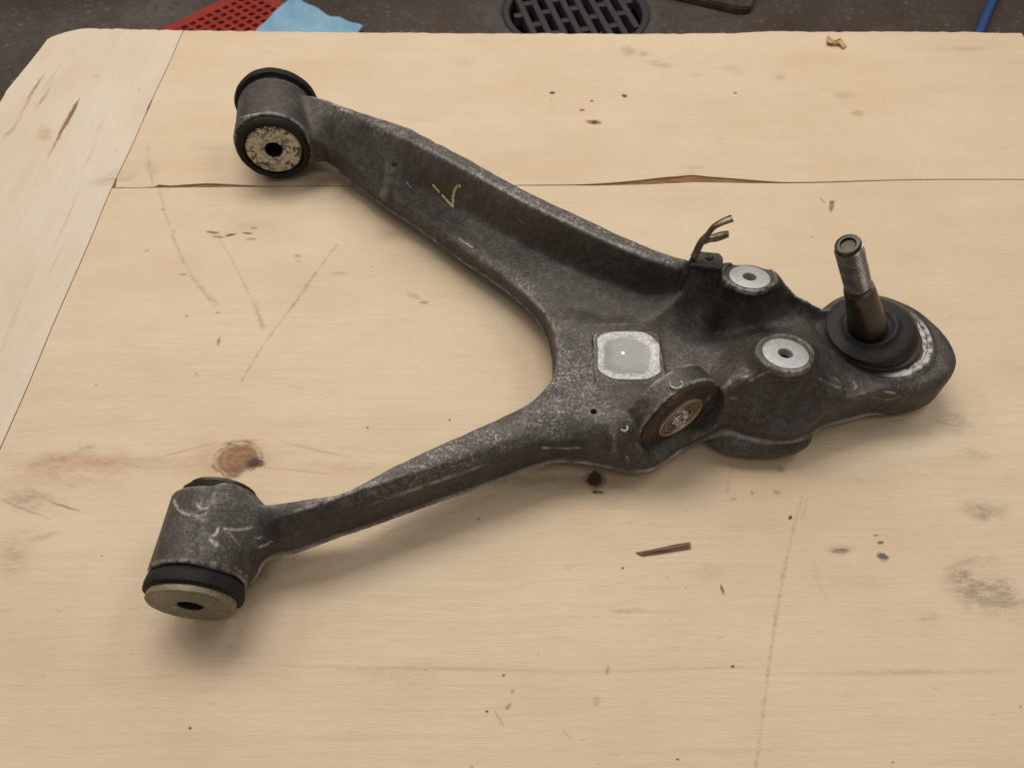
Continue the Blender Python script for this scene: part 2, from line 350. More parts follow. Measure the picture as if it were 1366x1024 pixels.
    im.pixels.foreach_set(np.dstack([rgb, al]).astype(np.float32).ravel()); im.update(); im.pack()
    _mi.append(im); return im
def wood_material(name, base, dark, light, along_y):
    k = NT(name); v = k.vadd(k.obj, (0, .4, 0))
    if along_y: v0 = k.mapping(v, rot=(0, 0, R(90)))
    else: v0 = v
    w = k.vscale(k.vadd(k.noise_col(v0, 3.0), (-.5, -.5, -.5)), 0.022)
    vw = k.vadd(v0, w)
    g1 = k.noise(k.mapping(vw, scale=(3, 60, 1)), 1.0, 5, .6)
    g2 = k.noise(k.mapping(vw, scale=(14, 420, 1)), 1.0, 4, .62)
    g3 = k.noise(k.mapping(vw, scale=(1.2, 9, 1)), 1.0, 3, .5)
    fib = k.noise(k.mapping(vw, scale=(60, 1500, 1)), 1.0, 2, .5)
    patch = k.noise(v, 4.0, 3, .5)
    col = k.mix(k.mr(g1, .3, .7, 0, .7), base, dark)
    col = k.mix(k.mr(g3, .35, .7, 0, .55), col, light)
    col = k.mix(k.mr(g2, .45, .72, 0, .20), col, tuple(c * .70 for c in dark))
    col = k.mix(k.mr(fib, .5, .72, 0, .22), col, tuple(c * .62 for c in dark))
    col = k.mix(k.mr(patch, .35, .7, 0, .28), col, (base[0] * 1.04, base[1] * .90, base[2] * .82))
    blot = k.noise(k.mapping(v0, scale=(1, 1.8, 1)), 7.0, 4, .6)
    col = k.mix(k.mr(blot, .42, .66, 0, .50), col, (base[0] * .90, base[1] * .80, base[2] * .74))
    col = k.mix(k.mr(k.noise(k.mapping(v0, loc=(3, 1, 0), scale=(1, 2.2, 1)), 5.0, 4, .6), .48, .66, 0, .30), col, (base[0] * 1.05, base[1] * 1.07, base[2] * 1.10))
    pores = k.voro(k.mapping(v0, scale=(26, 130, 1)), 1.0)
    pm = k.math('MULTIPLY', k.math('LESS_THAN', pores.outputs['Distance'], .06), k.mr(k.noise(v, 11, 3), .5, .7))
    col = k.mix(k.math('MULTIPLY', pm, .35), col, tuple(c * .4 for c in dark))
    # dirt, knots, dents and pencil strokes: a computed layer laid over the board from above
    uv = k.mapping(v, loc=(-MX0 / (MX1 - MX0), -MY0 / (MY1 - MY0), 0), scale=(1 / (MX1 - MX0), 1 / (MY1 - MY0), 1))
    im = k.n.new('ShaderNodeTexImage'); im.image = mark_image(); im.extension = 'CLIP'; k.lk(uv, im.inputs[0])
    col = k.mix(im.outputs['Alpha'], col, im.outputs['Color'])
    h = k.math('ADD', k.math('MULTIPLY', g2, .7), k.math('MULTIPLY', fib, .5))
    h = k.math('SUBTRACT', h, k.math('MULTIPLY', im.outputs['Alpha'], 1.6))
    k.bump(h, .5, .0005)
    return k.fin(col, k.mr(g2, .3, .7, .5, .64), 0, .35)
def _noise_col(s, v, scale):
    n = s.n.new('ShaderNodeTexNoise'); s.setin(n.inputs['Vector'], v); n.inputs['Scale'].default_value = scale; n.inputs['Detail'].default_value = 3
    return n.outputs['Color']
NT.noise_col = _noise_col

wood_main = wood_material('pale_veneer', (.635, .525, .380), (.575, .460, .315), (.70, .595, .450), False)
wood_left = wood_material('pale_crossgrain_veneer', (.64, .565, .455), (.58, .505, .395), (.69, .62, .51), True)
k = NT('plywood_core'); z = k.n.new('ShaderNodeSeparateXYZ'); k.lk(k.obj, z.inputs[0])
lay = k.math('SINE', k.math('MULTIPLY', z.outputs[2], 1500))
wood_core = k.fin(k.mix(k.mr(k.noise(k.mapping(k.obj, scale=(8, 60, 1)), 6, 5), .3, .7), k.mix(k.mr(lay, -.2, .2), (.16, .065, .035), (.30, .17, .09)), (.12, .05, .025)), .75, 0, .2)

VT = 0.0014   # veneer thickness
board = thing('plywood_board', (0, 0.4, -0.0188), 'pale plywood board with cross grain strip at left and open seam', 'plywood board')
edge_px = [(0, 137), (6, 127), (8, 122), (26, 100), (44, 78), (55, 64), (63, 53), (70, 49), (88, 43), (106, 39), (118, 38)]
edge_w = [P(*p) for p in edge_px]
XL = edge_w[0].x - 0.012
seam = [P(245, 41), P(198, 145), P(196, 150), P(150, 250)]
sdir = (P(0, 600) - P(150, 250)); seam_end = P(150, 250) + sdir * ((-.12 - P(150, 250).y) / sdir.y)
def rag(n, a=.0006): return rng.normal(0, a, n)
def far_edge(x):  # far edge of the board, slightly uneven
    xs = [P(118, 38).x, P(245, 41).x, P(430, 43).x, P(640, 45).x, P(900, 45.5).x, P(985, 44.5).x, P(1030, 42).x, P(1100, 43).x, P(1200, 42.5).x, P(1366, 44.5).x, .9]
    ys = [P(118, 38).y, P(245, 41).y, P(430, 43).y, P(640, 45).y, P(900, 45.5).y, P(985, 44.5).y, P(1030, 42).y, P(1100, 43).y, P(1200, 42.5).y, P(1366, 44.5).y, .868]
    return float(np.interp(x, xs, ys))
left_poly = [(XL - .004, -.12), (XL - .002, .1), (XL, .3), (XL + .004, .5)] + [(XL + .006 + rng.normal(0, .002), .5 + i * .02) for i in range(1, 9)]
left_poly = [p for p in left_poly if p[1] < edge_w[0].y - .01] + [(p.x, p.y) for p in edge_w]
for x in np.linspace(P(118, 38).x + .005, seam[0].x - .002, 24): left_poly.append((x, far_edge(x) + rng.normal(0, .0007)))
sl = [np.array(seam[0]), np.array(seam[1]), np.array(seam[2]), np.array(seam[3]), np.array(seam_end)]
def seam_pts(off):
    ys = [s[1] for s in sl][::-1]; xs = [s[0] for s in sl][::-1]
    yy = np.linspace(far_edge(seam[0].x) - .0005, -.12, 60)
    return [(float(np.interp(y, ys, xs)) + off + .0004 * math.sin(y * 41) + (.0008 * math.exp(-((y - .72) / .006) ** 2) * (1 if off > 0 else -1)), float(y)) for y in yy]
sp_l = seam_pts(-.0006); sp_r = seam_pts(.0004)
left_poly += sp_l
def sheet(name, poly, mat, z0=-VT, z1=0.0):
    bm = prism(poly, z0, z1)
    bmesh.ops.triangulate(bm, faces=[f for f in bm.faces if len(f.verts) > 4])
    return bm_obj(name, bm, mat, board, smooth=False)
tag(sheet('veneer_sheet', left_poly, wood_left), 'pale cross grain veneer strip with dark splits')
far_seam_px = [(150, 250), (180, 250), (205, 249), (212, 246.5), (228, 247.5), (250, 246), (280, 244.6), (310, 246), (350, 247.6), (420, 247.6), (560, 247), (640, 247), (720, 246.5), (770, 246), (810, 244), (850, 240.5), (885, 236.5), (905, 235), (925, 233.5), (945, 235.5), (985, 238.5), (1030, 242), (1060, 243), (1110, 242), (1180, 240), (1250, 239), (1366, 239), (1500, 239)]
near_seam_px = [(150, 251.2), (400, 249), (700, 247.8), (800, 247.6), (850, 246.5), (900, 244.5), (925, 243.2), (960, 243.5), (1000, 244.5), (1060, 244.6), (1110, 243.6), (1180, 241.4), (1250, 240.2), (1366, 240.2), (1500, 240.2)]
fs = [(float(p[0]), float(p[1])) for p in catmull([tuple(P(a, b))[:2] for a, b in far_seam_px], 5)]
ns = [(float(p[0]), float(p[1])) for p in catmull([tuple(P(a, b))[:2] for a, b in near_seam_px], 5)]
ysplit = P(150, 250).y
XR = fs[-1][0]
far_poly = [p for p in sp_r if p[1] > ysplit] + fs[1:] + [(XR, .868)] + [(x, far_edge(x) + rng.normal(0, .0006)) for x in np.linspace(XR - .01, seam[0].x + .006, 120)]
tag(sheet('veneer_sheet', far_poly, wood_main), 'far pale veneer sheet with wavy front edge')
near_poly = ns + [(XR, -.12)] + [p for p in sp_r if p[1] < ysplit - .002][::-1]
tag(sheet('veneer_sheet', near_poly, wood_main), 'near pale veneer sheet under the arm')
core_poly = [(x + (.002 if x < -.3 else 0), y) for x, y in left_poly if (x, y) not in sp_l]
core_poly = [(p[0], p[1] - .0015 if p[1] > .8 else p[1]) for p in core_poly] + [(x, far_edge(x) - .0015) for x in np.linspace(seam[0].x + .006, XR - .01, 40)] + [(XR - .001, .866), (XR - .001, -.119)]
sheet('core', core_poly, wood_core, -.0188, -VT - .00005)

bm = bmesh.new()
for _ in range(46):   # torn fibres standing along the sawn far edge
    x = random.uniform(-.5, .62); y = far_edge(x) - random.uniform(0, .002); a = random.uniform(0, math.pi); L = random.uniform(.0015, .006)
    p0 = Vector((x, y, -.0004)); p1 = p0 + Vector((math.cos(a) * L, abs(math.sin(a)) * L * .5, random.uniform(.0006, .003)))
    w = random.uniform(.0002, .0005); vs4 = [bm.verts.new(q) for q in (p0 + Vector((-w, 0, 0)), p0 + Vector((w, 0, 0)), p1, p0 + Vector((0, w, w)))]
    for f in ((0, 1, 2), (1, 3, 2), (3, 0, 2), (0, 3, 1)): bm.faces.new([vs4[i] for i in f])
tag(bm_obj('torn_fibres', bm, wood_left, board, smooth=False), kind='stuff')

# ================================================================== THE CONTROL ARM
# outline of the casting seen from above: (px, py, height of the edge the photo shows, top height, bottom height)
OUT = [
    (405, 128, .060, .060, .022), (425, 127, .064, .064, .022), (470, 143, .070, .070, .022), (545, 168, .078, .078, .022), (620, 206, .083, .083, .022),
    (700, 250, .085, .085, .022), (790, 293, .085, .085, .022), (860, 325, .084, .084, .020), (905, 340, .083, .083, .020), (945, 347, .083, .083, .018), (985, 352, .085, .085, .015), (1018, 357, .086, .086, .012), (1036, 364, .084, .084, .012),
    (1060, 382, .075, .075, .010), (1085, 399, .063, .063, .008), (1103, 409, .052, .052, .006), (1128, 402, .046, .046, .006), (1185, 398, .045, .045, .006), (1230, 418, .045, .045, .006),
    (1261, 490, .025, .040, .006), (1235, 531, .010, .040, .006), (1188, 545, .010, .042, .006), (1150, 554, .012, .045, .008), (1115, 563, .014, .045, .010), (1095, 569, .016, .045, .012),
    (1078, 577, .022, .040, .014), (1058, 584, .026, .036, .018), (1030, 584, .027, .036, .018), (1000, 578, .027, .038, .018), (970, 570, .026, .034, .018), (955, 576, .020, .028, .014),
    (930, 588, .016, .023, .010), (905, 602, .014, .021, .010), (885, 616, .014, .021, .010), (865, 626, .014, .021, .010), (838, 628, .015, .025, .011), (808, 621, .017, .034, .013), (775, 616, .020, .044, .016), (745, 614, .022, .046, .018),
    (715, 620, .022, .0505, .018), (680, 633, .022, .0505, .018), (620, 655, .022, .0505, .018), (560, 676, .022, .0505, .018), (500, 697, .022, .0505, .018), (440, 718, .022, .0505, .018), (400, 733, .022, .044, .018), (370, 739, .022, .042, .018), (350, 750, .022, .040, .018), (333, 772, .022, .040, .018),
    (300, 770, .030, .060, .020), (275, 710, .060, .064, .020), (300, 650, .060, .064, .020), (325, 652, .058, .058, .020),
    (340, 661, .056, .056, .020), (352, 669, .056, .056, .020), (370, 669, .058, .058, .020), (405, 663, .060, .060, .020), (460, 653, .060, .060, .020), (520, 622, .060, .060, .020), (580, 593, .060, .060, .020), (640, 567, .060, .060, .020),
    (690, 544, .058, .058, .020), (715, 527, .056, .056, .020), (733, 507, .053, .053, .020), (741, 485, .050, .050, .020), (741, 462, .046, .047, .020), (731, 435, .036, .043, .020), (710, 411, .030, .039, .020),
    (670, 381, .024, .035, .018), (617, 345, .022, .033, .016), (560, 303, .022, .033, .016), (510, 270, .022, .033, .016), (470, 240, .022, .034, .016), (445, 222, .022, .036, .018), (432, 213, .022, .040, .018),
    (400, 205, .03, .05, .02), (375, 165, .04, .05, .02),
]
# inner top-surface measurements: (px, py, height)
UPPER = [
    [(432, 128, .0640), (470, 142, .070), (545, 167, .077), (620, 205, .082), (700, 250, .084), (790, 293, .085), (860, 325, .084), (905, 340, .083), (932, 345, .083)],
    [(438, 137, .0650), (475, 155, .0705), (545, 187, .0785), (620, 227, .0835), (700, 272, .0855), (790, 315, .0860), (860, 345, .0845), (900, 356, .0835), (922, 359, .083)],
    [(438, 172, .0530), (485, 200, .0515), (550, 240, .0510), (615, 275, .0510), (690, 316, .0510), (770, 356, .0510), (840, 384, .0510), (885, 395, .0510), (915, 400, .0510)],
    [(437, 203, .0400), (480, 231, .0370), (520, 260, .0350), (560, 288, .0340), (600, 315, .0345), (650, 346, .036), (705, 377, .038), (765, 407, .041), (815, 425, .0430), (860, 440, .0445)],
    [(434, 215, .038), (470, 240, .034), (510, 270, .033), (560, 303, .033), (617, 345, .033), (670, 381, .035), (710, 411, .039), (731, 435, .043)],
]
LOWER = [
    [(345, 671, .0565), (370, 668, .058), (405, 663, .060), (460, 652, .060), (520, 622, .060), (580, 592, .060), (640, 567, .060), (690, 544, .059)],
    [(335, 701, .0590), (367, 688, .0600), (426, 671, .0605), (457, 659, .0610), (500, 645, .0615), (542, 631, .0615), (626, 605, .0610), (690, 582, .0600), (726, 570, .0590)],
    [(352, 724, .0500), (400, 708, .0510), (456, 688, .0490), (524, 664, .0488), (545, 656, .0488), (626, 628, .0490), (676, 612, .0490), (723, 597, .0495), (760, 594, .0505)],
    [(350, 748, .0450), (370, 739, .0470), (400, 733, .049), (440, 718, .0500), (500, 697, .0500), (560, 676, .0500), (620, 655, .0500), (680, 633, .0500), (715, 620, .0495), (745, 614, .0480)],
]
# the near edge of the lower leg stands over its foot: shift its seen foot line up to the wall's top
LOWER[3] = [(x, y - 2, z_) for (x, y, z_) in [(352, 731, .0440), (370, 722, .0465), (400, 713, .0465), (440, 699, .0475), (500, 678, .0475), (560, 656, .0475), (620, 635, .0475), (680, 614, .0475), (715, 603, .0475), (750, 599, .0465)]]
CREST = [[(1048, 489, .0770), (1020, 497, .0735), (1000, 504, .0700), (980, 514, .0650), (962, 525, .0590)],
    [(1000, 512, .064), (1030, 512, .066), (1060, 510, .067), (1085, 510, .062)]]
TOPS = [
    # plate
    (760, 440, .044), (770, 480, .050), (760, 520, .054), (800, 455, .046), (800, 500, .052), (838, 474, .0485), (838, 450, .047), (875, 474, .048), (838, 500, .050), (875, 500, .050), (880, 450, .045),
    (750, 550, .057), (700, 565, .0585), (790, 545, .055), (830, 530, .053), (860, 530, .052), (800, 575, .052), (780, 588, .0515), (820, 590, .050), (840, 600, .046), (850, 575, .050),
    (920, 490, .047), (900, 470, .045), (920, 440, .042), (950, 460, .046), (890, 500, .048), (960, 430, .044), (930, 510, .048), (950, 500, .050), (960, 480, .051),
    (370, 685, .056), (500, 640, .060), (600, 597, .060), (670, 570, .059),
    (938, 574, .025), (915, 587, .021), (892, 601, .021), (870, 611, .021), (850, 612, .027),
    # hub: far pad, its front slope, saddle
    (975, 372, .083), (1000, 369, .0850), (1026, 369, .0845), (1000, 384, .0815), (1000, 356, .0868), (1040, 378, .081), (970, 385, .078), (950, 365, .080), (1030, 390, .077),
    (1000, 405, .066), (1030, 408, .064), (1060, 412, .058), (1085, 420, .052), (970, 410, .060), (940, 400, .058), (1075, 400, .062),
    (1000, 432, .050), (1040, 435, .054), (1070, 440, .055), (1095, 445, .046), (985, 450, .053), (1105, 425, .047),
    # near pad, ridge running down to the left
    (1048, 471, .0790), (1018, 471, .0788), (1078, 471, .0785), (1048, 453, .0812), (1048, 489, .0765), (1095, 485, .066), (1090, 465, .064), (1010, 455, .070), (1110, 480, .052), (1108, 500, .054),
    (1000, 488, .071), (980, 500, .066), (960, 515, .060), (1000, 500, .069), (980, 520, .058), (1020, 500, .071), (965, 535, .052), (1075, 497, .071), (1095, 510, .060),
    (1000, 535, .052), (1030, 540, .050), (1060, 545, .047), (1085, 540, .046), (1000, 560, .042), (1030, 568, .038), (1060, 568, .037), (1080, 560, .040), (975, 555, .044), (1105, 535, .045), (1140, 520, .044), (1120, 512, .048), (1130, 540, .043),
]
A_back, A_front = Vector((-.2372, .6625, .0385)), Vector((-.2292, .5985, .0385))
B_back, B_front = Vector((-.1990, .2265, .035)), Vector((-.2012, .1705, .035))
A_ax = (A_front - A_back).normalized(); B_ax = (B_front - B_back).normalized()
RA, RB = .0370, .0305
HC = Vector((.2820, .3640, 0)); HR = .0470      # ball joint housing
PADS = [(P(1000, 369, .0862), .0150, 13), (P(1048, 471, .0806), .0158, 11)]
EAR_AX = Vector((.51, -.856, 0)).normalized(); EAR_C = P(905, 553, .048); EAR_R, EAR_T = .0345, .017
SQ = P(838, 474, .0502)

VS = .00105
x0, x1, y0, y1, zz0, zz1 = -.300, .360, .150, .715, -.003, .096
X = np.arange(x0, x1, VS); Y = np.arange(y0, y1, VS); Z = np.arange(zz0, zz1, VS)
XX, YY = np.meshgrid(X, Y, indexing='ij')
out3 = [P(a, b, c) for a, b, c, d, e in OUT]
poly = np.array(catmull([(p.x, p.y) for p in out3], 5, True))
def poly_sd(px, py, poly):
    d = np.full(px.shape, 1e9); ins = np.zeros(px.shape, bool); n = len(poly)
    for i in range(n):
        a = poly[i]; b = poly[(i + 1) % n]; e = b - a; wx = px - a[0]; wy = py - a[1]
        t = np.clip((wx * e[0] + wy * e[1]) / max(e @ e, 1e-14), 0, 1)
        d = np.minimum(d, (wx - e[0] * t) ** 2 + (wy - e[1] * t) ** 2)
        c = ((a[1] <= py) != (b[1] <= py))
        if e[1] != 0:
            ins ^= c & (px < a[0] + (py - a[1]) * e[0] / e[1])
    d = np.sqrt(d); d[ins] *= -1; return d
sd2 = poly_sd(XX, YY, poly)
def rbf(pts, vals, qx, qy):
    pts = np.array(pts); vals = np.array(vals); n = len(pts)
    cc = .003 ** 2
    D = np.sqrt(((pts[:, None] - pts[None]) ** 2).sum(-1) + cc)
    A = np.zeros((n + 3, n + 3)); A[:n, :n] = D - np.eye(n) * 1e-4
    A[:n, n] = 1; A[:n, n + 1:] = pts; A[n, :n] = 1; A[n + 1:, :n] = pts.T
    w = np.linalg.solve(A, np.concatenate([vals, [0, 0, 0]]))
    r = w[n] + w[n + 1] * qx + w[n + 2] * qy
    for i in range(n): r = r + w[i] * np.sqrt((qx - pts[i, 0]) ** 2 + (qy - pts[i, 1]) ** 2 + cc)
    return r
def blur(a, s):
    kx = np.arange(-int(3 * s) - 1, int(3 * s) + 2); g = np.exp(-kx ** 2 / (2 * s * s)); g /= g.sum(); h = len(kx) // 2
    for ax in (0, 1):
        p = np.pad(a, [(h, h) if i == ax else (0, 0) for i in (0, 1)], mode='edge'); o = np.zeros_like(a)
        for i, w in enumerate(g):
            o += w * (p[i:i + a.shape[0], :] if ax == 0 else p[:, i:i + a.shape[1]])
        a = o
    return a
dn = catmull([(p.x, p.y, o[3], o[4]) for p, o in zip(out3, OUT)], 3, True)
tp = [(p[0], p[1]) for p in dn]; tv = [p[2] for p in dn]
for a, b, c in TOPS: p = P(a, b, c); tp.append((p.x, p.y)); tv.append(c)
for ln in CREST:
    for q in catmull([(*P(a, b, c),) for a, b, c in ln], 4): tp.append((q[0], q[1])); tv.append(q[2])
keep = []
for i, p in enumerate(tp):
    if all((p[0] - tp[j][0]) ** 2 + (p[1] - tp[j][1]) ** 2 > .0012 ** 2 for j in keep): keep.append(i)
tp = [tp[i] for i in keep]; tv = [tv[i] for i in keep]
top = blur(rbf(tp, tv, XX, YY), 1.6)
def resample(ln, n):
    c = np.array(catmull([(*P(a, b, z_),) for a, b, z_ in ln], 8)); L = np.concatenate([[0], np.cumsum(np.linalg.norm(np.diff(c[:, :2], axis=0), axis=1))]); t = np.linspace(0, L[-1], n)
    return np.stack([np.interp(t, L, c[:, i]) for i in range(3)], 1)
def loft(lines, n=44, ext=.014, relax=2):
    Ls = [resample(l, n) for l in lines]
    for _ in range(relax):
        for L in Ls: L[1:-1] = .25 * L[:-2] + .5 * L[1:-1] + .25 * L[2:]
    def outer(a, b):
        d = a - b; d[:, 2] = 0; d /= np.linalg.norm(d[:, :2], axis=1)[:, None]; o = a + d * ext; return o
    Ls = [outer(Ls[0].copy(), Ls[1])] + Ls + [outer(Ls[-1].copy(), Ls[-2])]
    Hh = np.full(XX.shape, np.nan)
    for A_, B_ in zip(Ls, Ls[1:]):
        for i in range(n - 1):
            for T in ((A_[i], A_[i + 1], B_[i]), (B_[i], A_[i + 1], B_[i + 1])):
                T = np.array(T); lo_, hi_ = T.min(0), T.max(0)
                i0, i1 = max(int((lo_[0] - x0) / VS), 0), int((hi_[0] - x0) / VS) + 2; j0, j1 = max(int((lo_[1] - y0) / VS), 0), int((hi_[1] - y0) / VS) + 2
                gx_, gy_ = XX[i0:i1, j0:j1], YY[i0:i1, j0:j1]
                e1, e2 = T[1] - T[0], T[2] - T[0]; det = e1[0] * e2[1] - e1[1] * e2[0]
                if abs(det) < 1e-12 or not gx_.size: continue
                u = ((gx_ - T[0][0]) * e2[1] - (gy_ - T[0][1]) * e2[0]) / det; v_ = (-(gx_ - T[0][0]) * e1[1] + (gy_ - T[0][1]) * e1[0]) / det
                m_ = (u >= -1e-6) & (v_ >= -1e-6) & (u + v_ <= 1 + 1e-6)
                Hh[i0:i1, j0:j1][m_] = (T[0][2] + u * e1[2] + v_ * e2[2])[m_]
    return Hh
for lines, sg in ((UPPER, 1.7), (LOWER, .7)):
    Hh = loft(lines); m_ = ~np.isnan(Hh); w_ = np.clip(blur(m_.astype(float), 10) * 2 - 1, 0, 1)
    hh = blur(np.where(m_, Hh, top), sg)
    top = top * (1 - w_) + hh * w_
bot = blur(rbf([(p[0], p[1]) for p in dn], [p[3] for p in dn], XX, YY), 2)
bot = np.minimum(bot, top - .009)
gx, gy = np.gradient(top, VS); slope = np.sqrt(1 + gx ** 2 + gy ** 2)
def smax(a, b, k): h = np.clip(.5 - .5 * (b - a) / -k, 0, 1) if False else np.clip(.5 + .5 * (a - b) / k, 0, 1); return b + (a - b) * h + k * h * (1 - h)
def smin(a, b, k): return -smax(-a, -b, k)
Z3 = Z[None, None, :].astype(np.float32)
top3 = top[..., None].astype(np.float32); sl3 = slope[..., None].astype(np.float32); bot3 = bot[..., None].astype(np.float32)
sd3 = sd2[..., None].astype(np.float32)
# draft: side walls lean out a little towards a parting lip at the bottom edge
zrel = Z3 - bot3
lip = .0022 * np.exp(-((zrel - .0045) / .0013) ** 2)
side = (sd3 + np.clip(zrel, 0, .05) * .015) - lip
side = side + np.zeros_like(Z3)
F = smax((Z3 - top3) / sl3, side, .0036)
F = smax(F, (bot3 - Z3), .003).astype(np.float32)
del side, lip, zrel
X3 = X[:, None, None].astype(np.float32); Y3 = Y[None, :, None].astype(np.float32)
def sub(c, rad):
    i0, i1 = [int(np.clip((c[0] + s * rad - x0) / VS, 0, len(X))) for s in (-1, 1)]
    j0, j1 = [int(np.clip((c[1] + s * rad - y0) / VS, 0, len(Y))) for s in (-1, 1)]
    return slice(i0, i1), slice(j0, j1)
def cyl(sl, c, ax, r, h0, h1, rnd=.003):
    dx = X3[sl[0]] - c[0]; dy = Y3[:, sl[1]] - c[1]; dz = Z3 - c[2]
    t = dx * ax[0] + dy * ax[1] + dz * ax[2]
    rr = np.sqrt(np.maximum(dx * dx + dy * dy + dz * dz - t * t, 0))
    a = rr - r + rnd; b = np.abs(t - (h0 + h1) / 2) - (h1 - h0) / 2 + rnd
    return np.minimum(np.maximum(a, b), 0) + np.sqrt(np.maximum(a, 0) ** 2 + np.maximum(b, 0) ** 2) - rnd
def union(c, rad, f, kk):
    s = sub(c, rad); F[s] = smin(F[s], f(s), kk)
def cut(c, rad, f, kk):
    s = sub(c, rad); F[s] = smax(F[s], -f(s), kk)
LA = (A_front - A_back).length; LB = (B_front - B_back).length
union((A_back + A_front) / 2, .09, lambda s: cyl(s, A_back, A_ax, RA, .004, LA - .004, .0015), .007)
union((B_back + B_front) / 2, .09, lambda s: cyl(s, B_back, B_ax, RB, .002, LB - .002, .0015), .010)
cut((A_back + A_front) / 2, .09, lambda s: cyl(s, A_back, A_ax, RA - .0035, -.02, LA + .02, .001), .0008)
cut((B_back + B_front) / 2, .09, lambda s: cyl(s, B_back, B_ax, RB - .003, -.02, LB + .02, .001), .0008)
# ball joint housing: fat rounded ring
union(HC, .09, lambda s: cyl(s, (HC.x, HC.y, 0), (0, 0, 1), HR, .004, .0435, .011), .008)
NC = Vector((.2985, .3590, 0))
union(NC, .09, lambda s: cyl(s, (NC.x, NC.y, 0), (0, 0, 1), .0445, .004, .0425, .011), .008)
union(HC, .09, lambda s: cyl(s, (HC.x, HC.y, 0), (0, 0, 1), .0435, .02, .0465, .002), .003)
# lobe below the near side of the hub
LBC = P(1014, 584, .014)
def lobe(s):
    dx = (X3[s[0]] - LBC.x - 0) / .040; dy = (Y3[:, s[1]] - LBC.y - .003) / .0185; dz = (Z3 - .0125) / .0118
    return (np.sqrt(dx * dx + dy * dy + dz * dz) - 1) * .015
union(LBC, .07, lobe, .0025)
# small round boss by the housing, small boss on the far leg web
BS = P(1110, 517, .050)
union(BS, .03, lambda s: cyl(s, BS, (.1, -.45, .9), .0085, -.02, .002, .003), .004)
WB = P(523, 222, .052)
WAX = Vector((-.12, -.80, .58)).normalized()
BA, BB = P(526, 207, .0545), P(515, 258, .0365); bd_ = BB - BA
BA, BB = BA - WAX * .0025, BB - WAX * .0025; bd_ = BB - BA
def capsule(s):
    dx = X3[s[0]] - BA.x; dy = Y3[:, s[1]] - BA.y; dz = Z3 - BA.z
    t = np.clip((dx * bd_.x + dy * bd_.y + dz * bd_.z) / bd_.length_squared, 0, 1)
    return np.sqrt((dx - bd_.x * t) ** 2 + (dy - bd_.y * t) ** 2 + (dz - bd_.z * t) ** 2) - (.0092 - .0022 * t)
union(WB, .05, capsule, .005)
WB = P(524, 221, .0570)
cut(WB, .03, lambda s: cyl(s, WB, WAX, .0026, -.006, .02, .0005), .0005)
# pads
for (c, r, tilt) in PADS:
    ax = Vector((0, math.sin(R(tilt)), math.cos(R(tilt))))
    union(c, .05, lambda s: cyl(s, c, ax, r + .0022, -.006, 0, .002), .012)
    cut(c, .04, lambda s: cyl(s, c, ax, r + .0035, -.0002, .03, .0003), .0022)
    cut(c, .03, lambda s: cyl(s, c, ax, .0054, -.011, .02, .0005), .0006)
# upright ear with its disc seat
union(EAR_C, .07, lambda s: cyl(s, EAR_C, EAR_AX, EAR_R, -EAR_T, 0, .0012), .0035)
cut(EAR_C, .07, lambda s: np.maximum(cyl(s, EAR_C, EAR_AX, EAR_R - .0002, 0, .0120, .0005), .0235 - Z3), .0030)
pass
# raised machined square
def sqpad(s):
    dx = np.abs(X3[s[0]] - SQ.x); dy = np.abs(Y3[:, s[1]] - SQ.y); dz = np.abs(Z3 - (SQ.z - .01))
    qx = dx - .0255 + .007; qy = dy - .0235 + .007
    d = np.sqrt(np.maximum(qx, 0) ** 2 + np.maximum(qy, 0) ** 2) + np.minimum(np.maximum(qx, qy), 0) - .007
    return np.maximum(d, dz - .01)
s_ = sub(SQ, .026); F[s_] = smax(F[s_], np.broadcast_to(Z3 - SQ.z, F[s_].shape), .001)
union(SQ, .06, sqpad, .003)
s_ = sub(SQ, .0262); F[s_] = smax(F[s_], np.broadcast_to(Z3 - SQ.z, F[s_].shape), .0008)
# small punched hole in the plate
PH = P(792, 549, .0548)
cut(PH, .02, lambda s: cyl(s, PH, (0, 0, 1), .0022, -.006, .02, .0005), .0008)
# cast surface: slight unevenness
def vnoise(shape, step):
    g = rng.normal(size=tuple(int(n / step) + 3 for n in shape)).astype(np.float32)
    o = g
    for ax in range(3):
        t = np.arange(shape[ax]) / step; i = t.astype(int); f = (t - i).astype(np.float32); f = f * f * (3 - 2 * f)
        sh = [1, 1, 1]; sh[ax] = -1; f = f.reshape(sh)
        o = np.take(o, i, ax) * (1 - f) + np.take(o, i + 1, ax) * f
    return o
F += vnoise(F.shape, 11) * .00018 + vnoise(F.shape, 4) * .00007

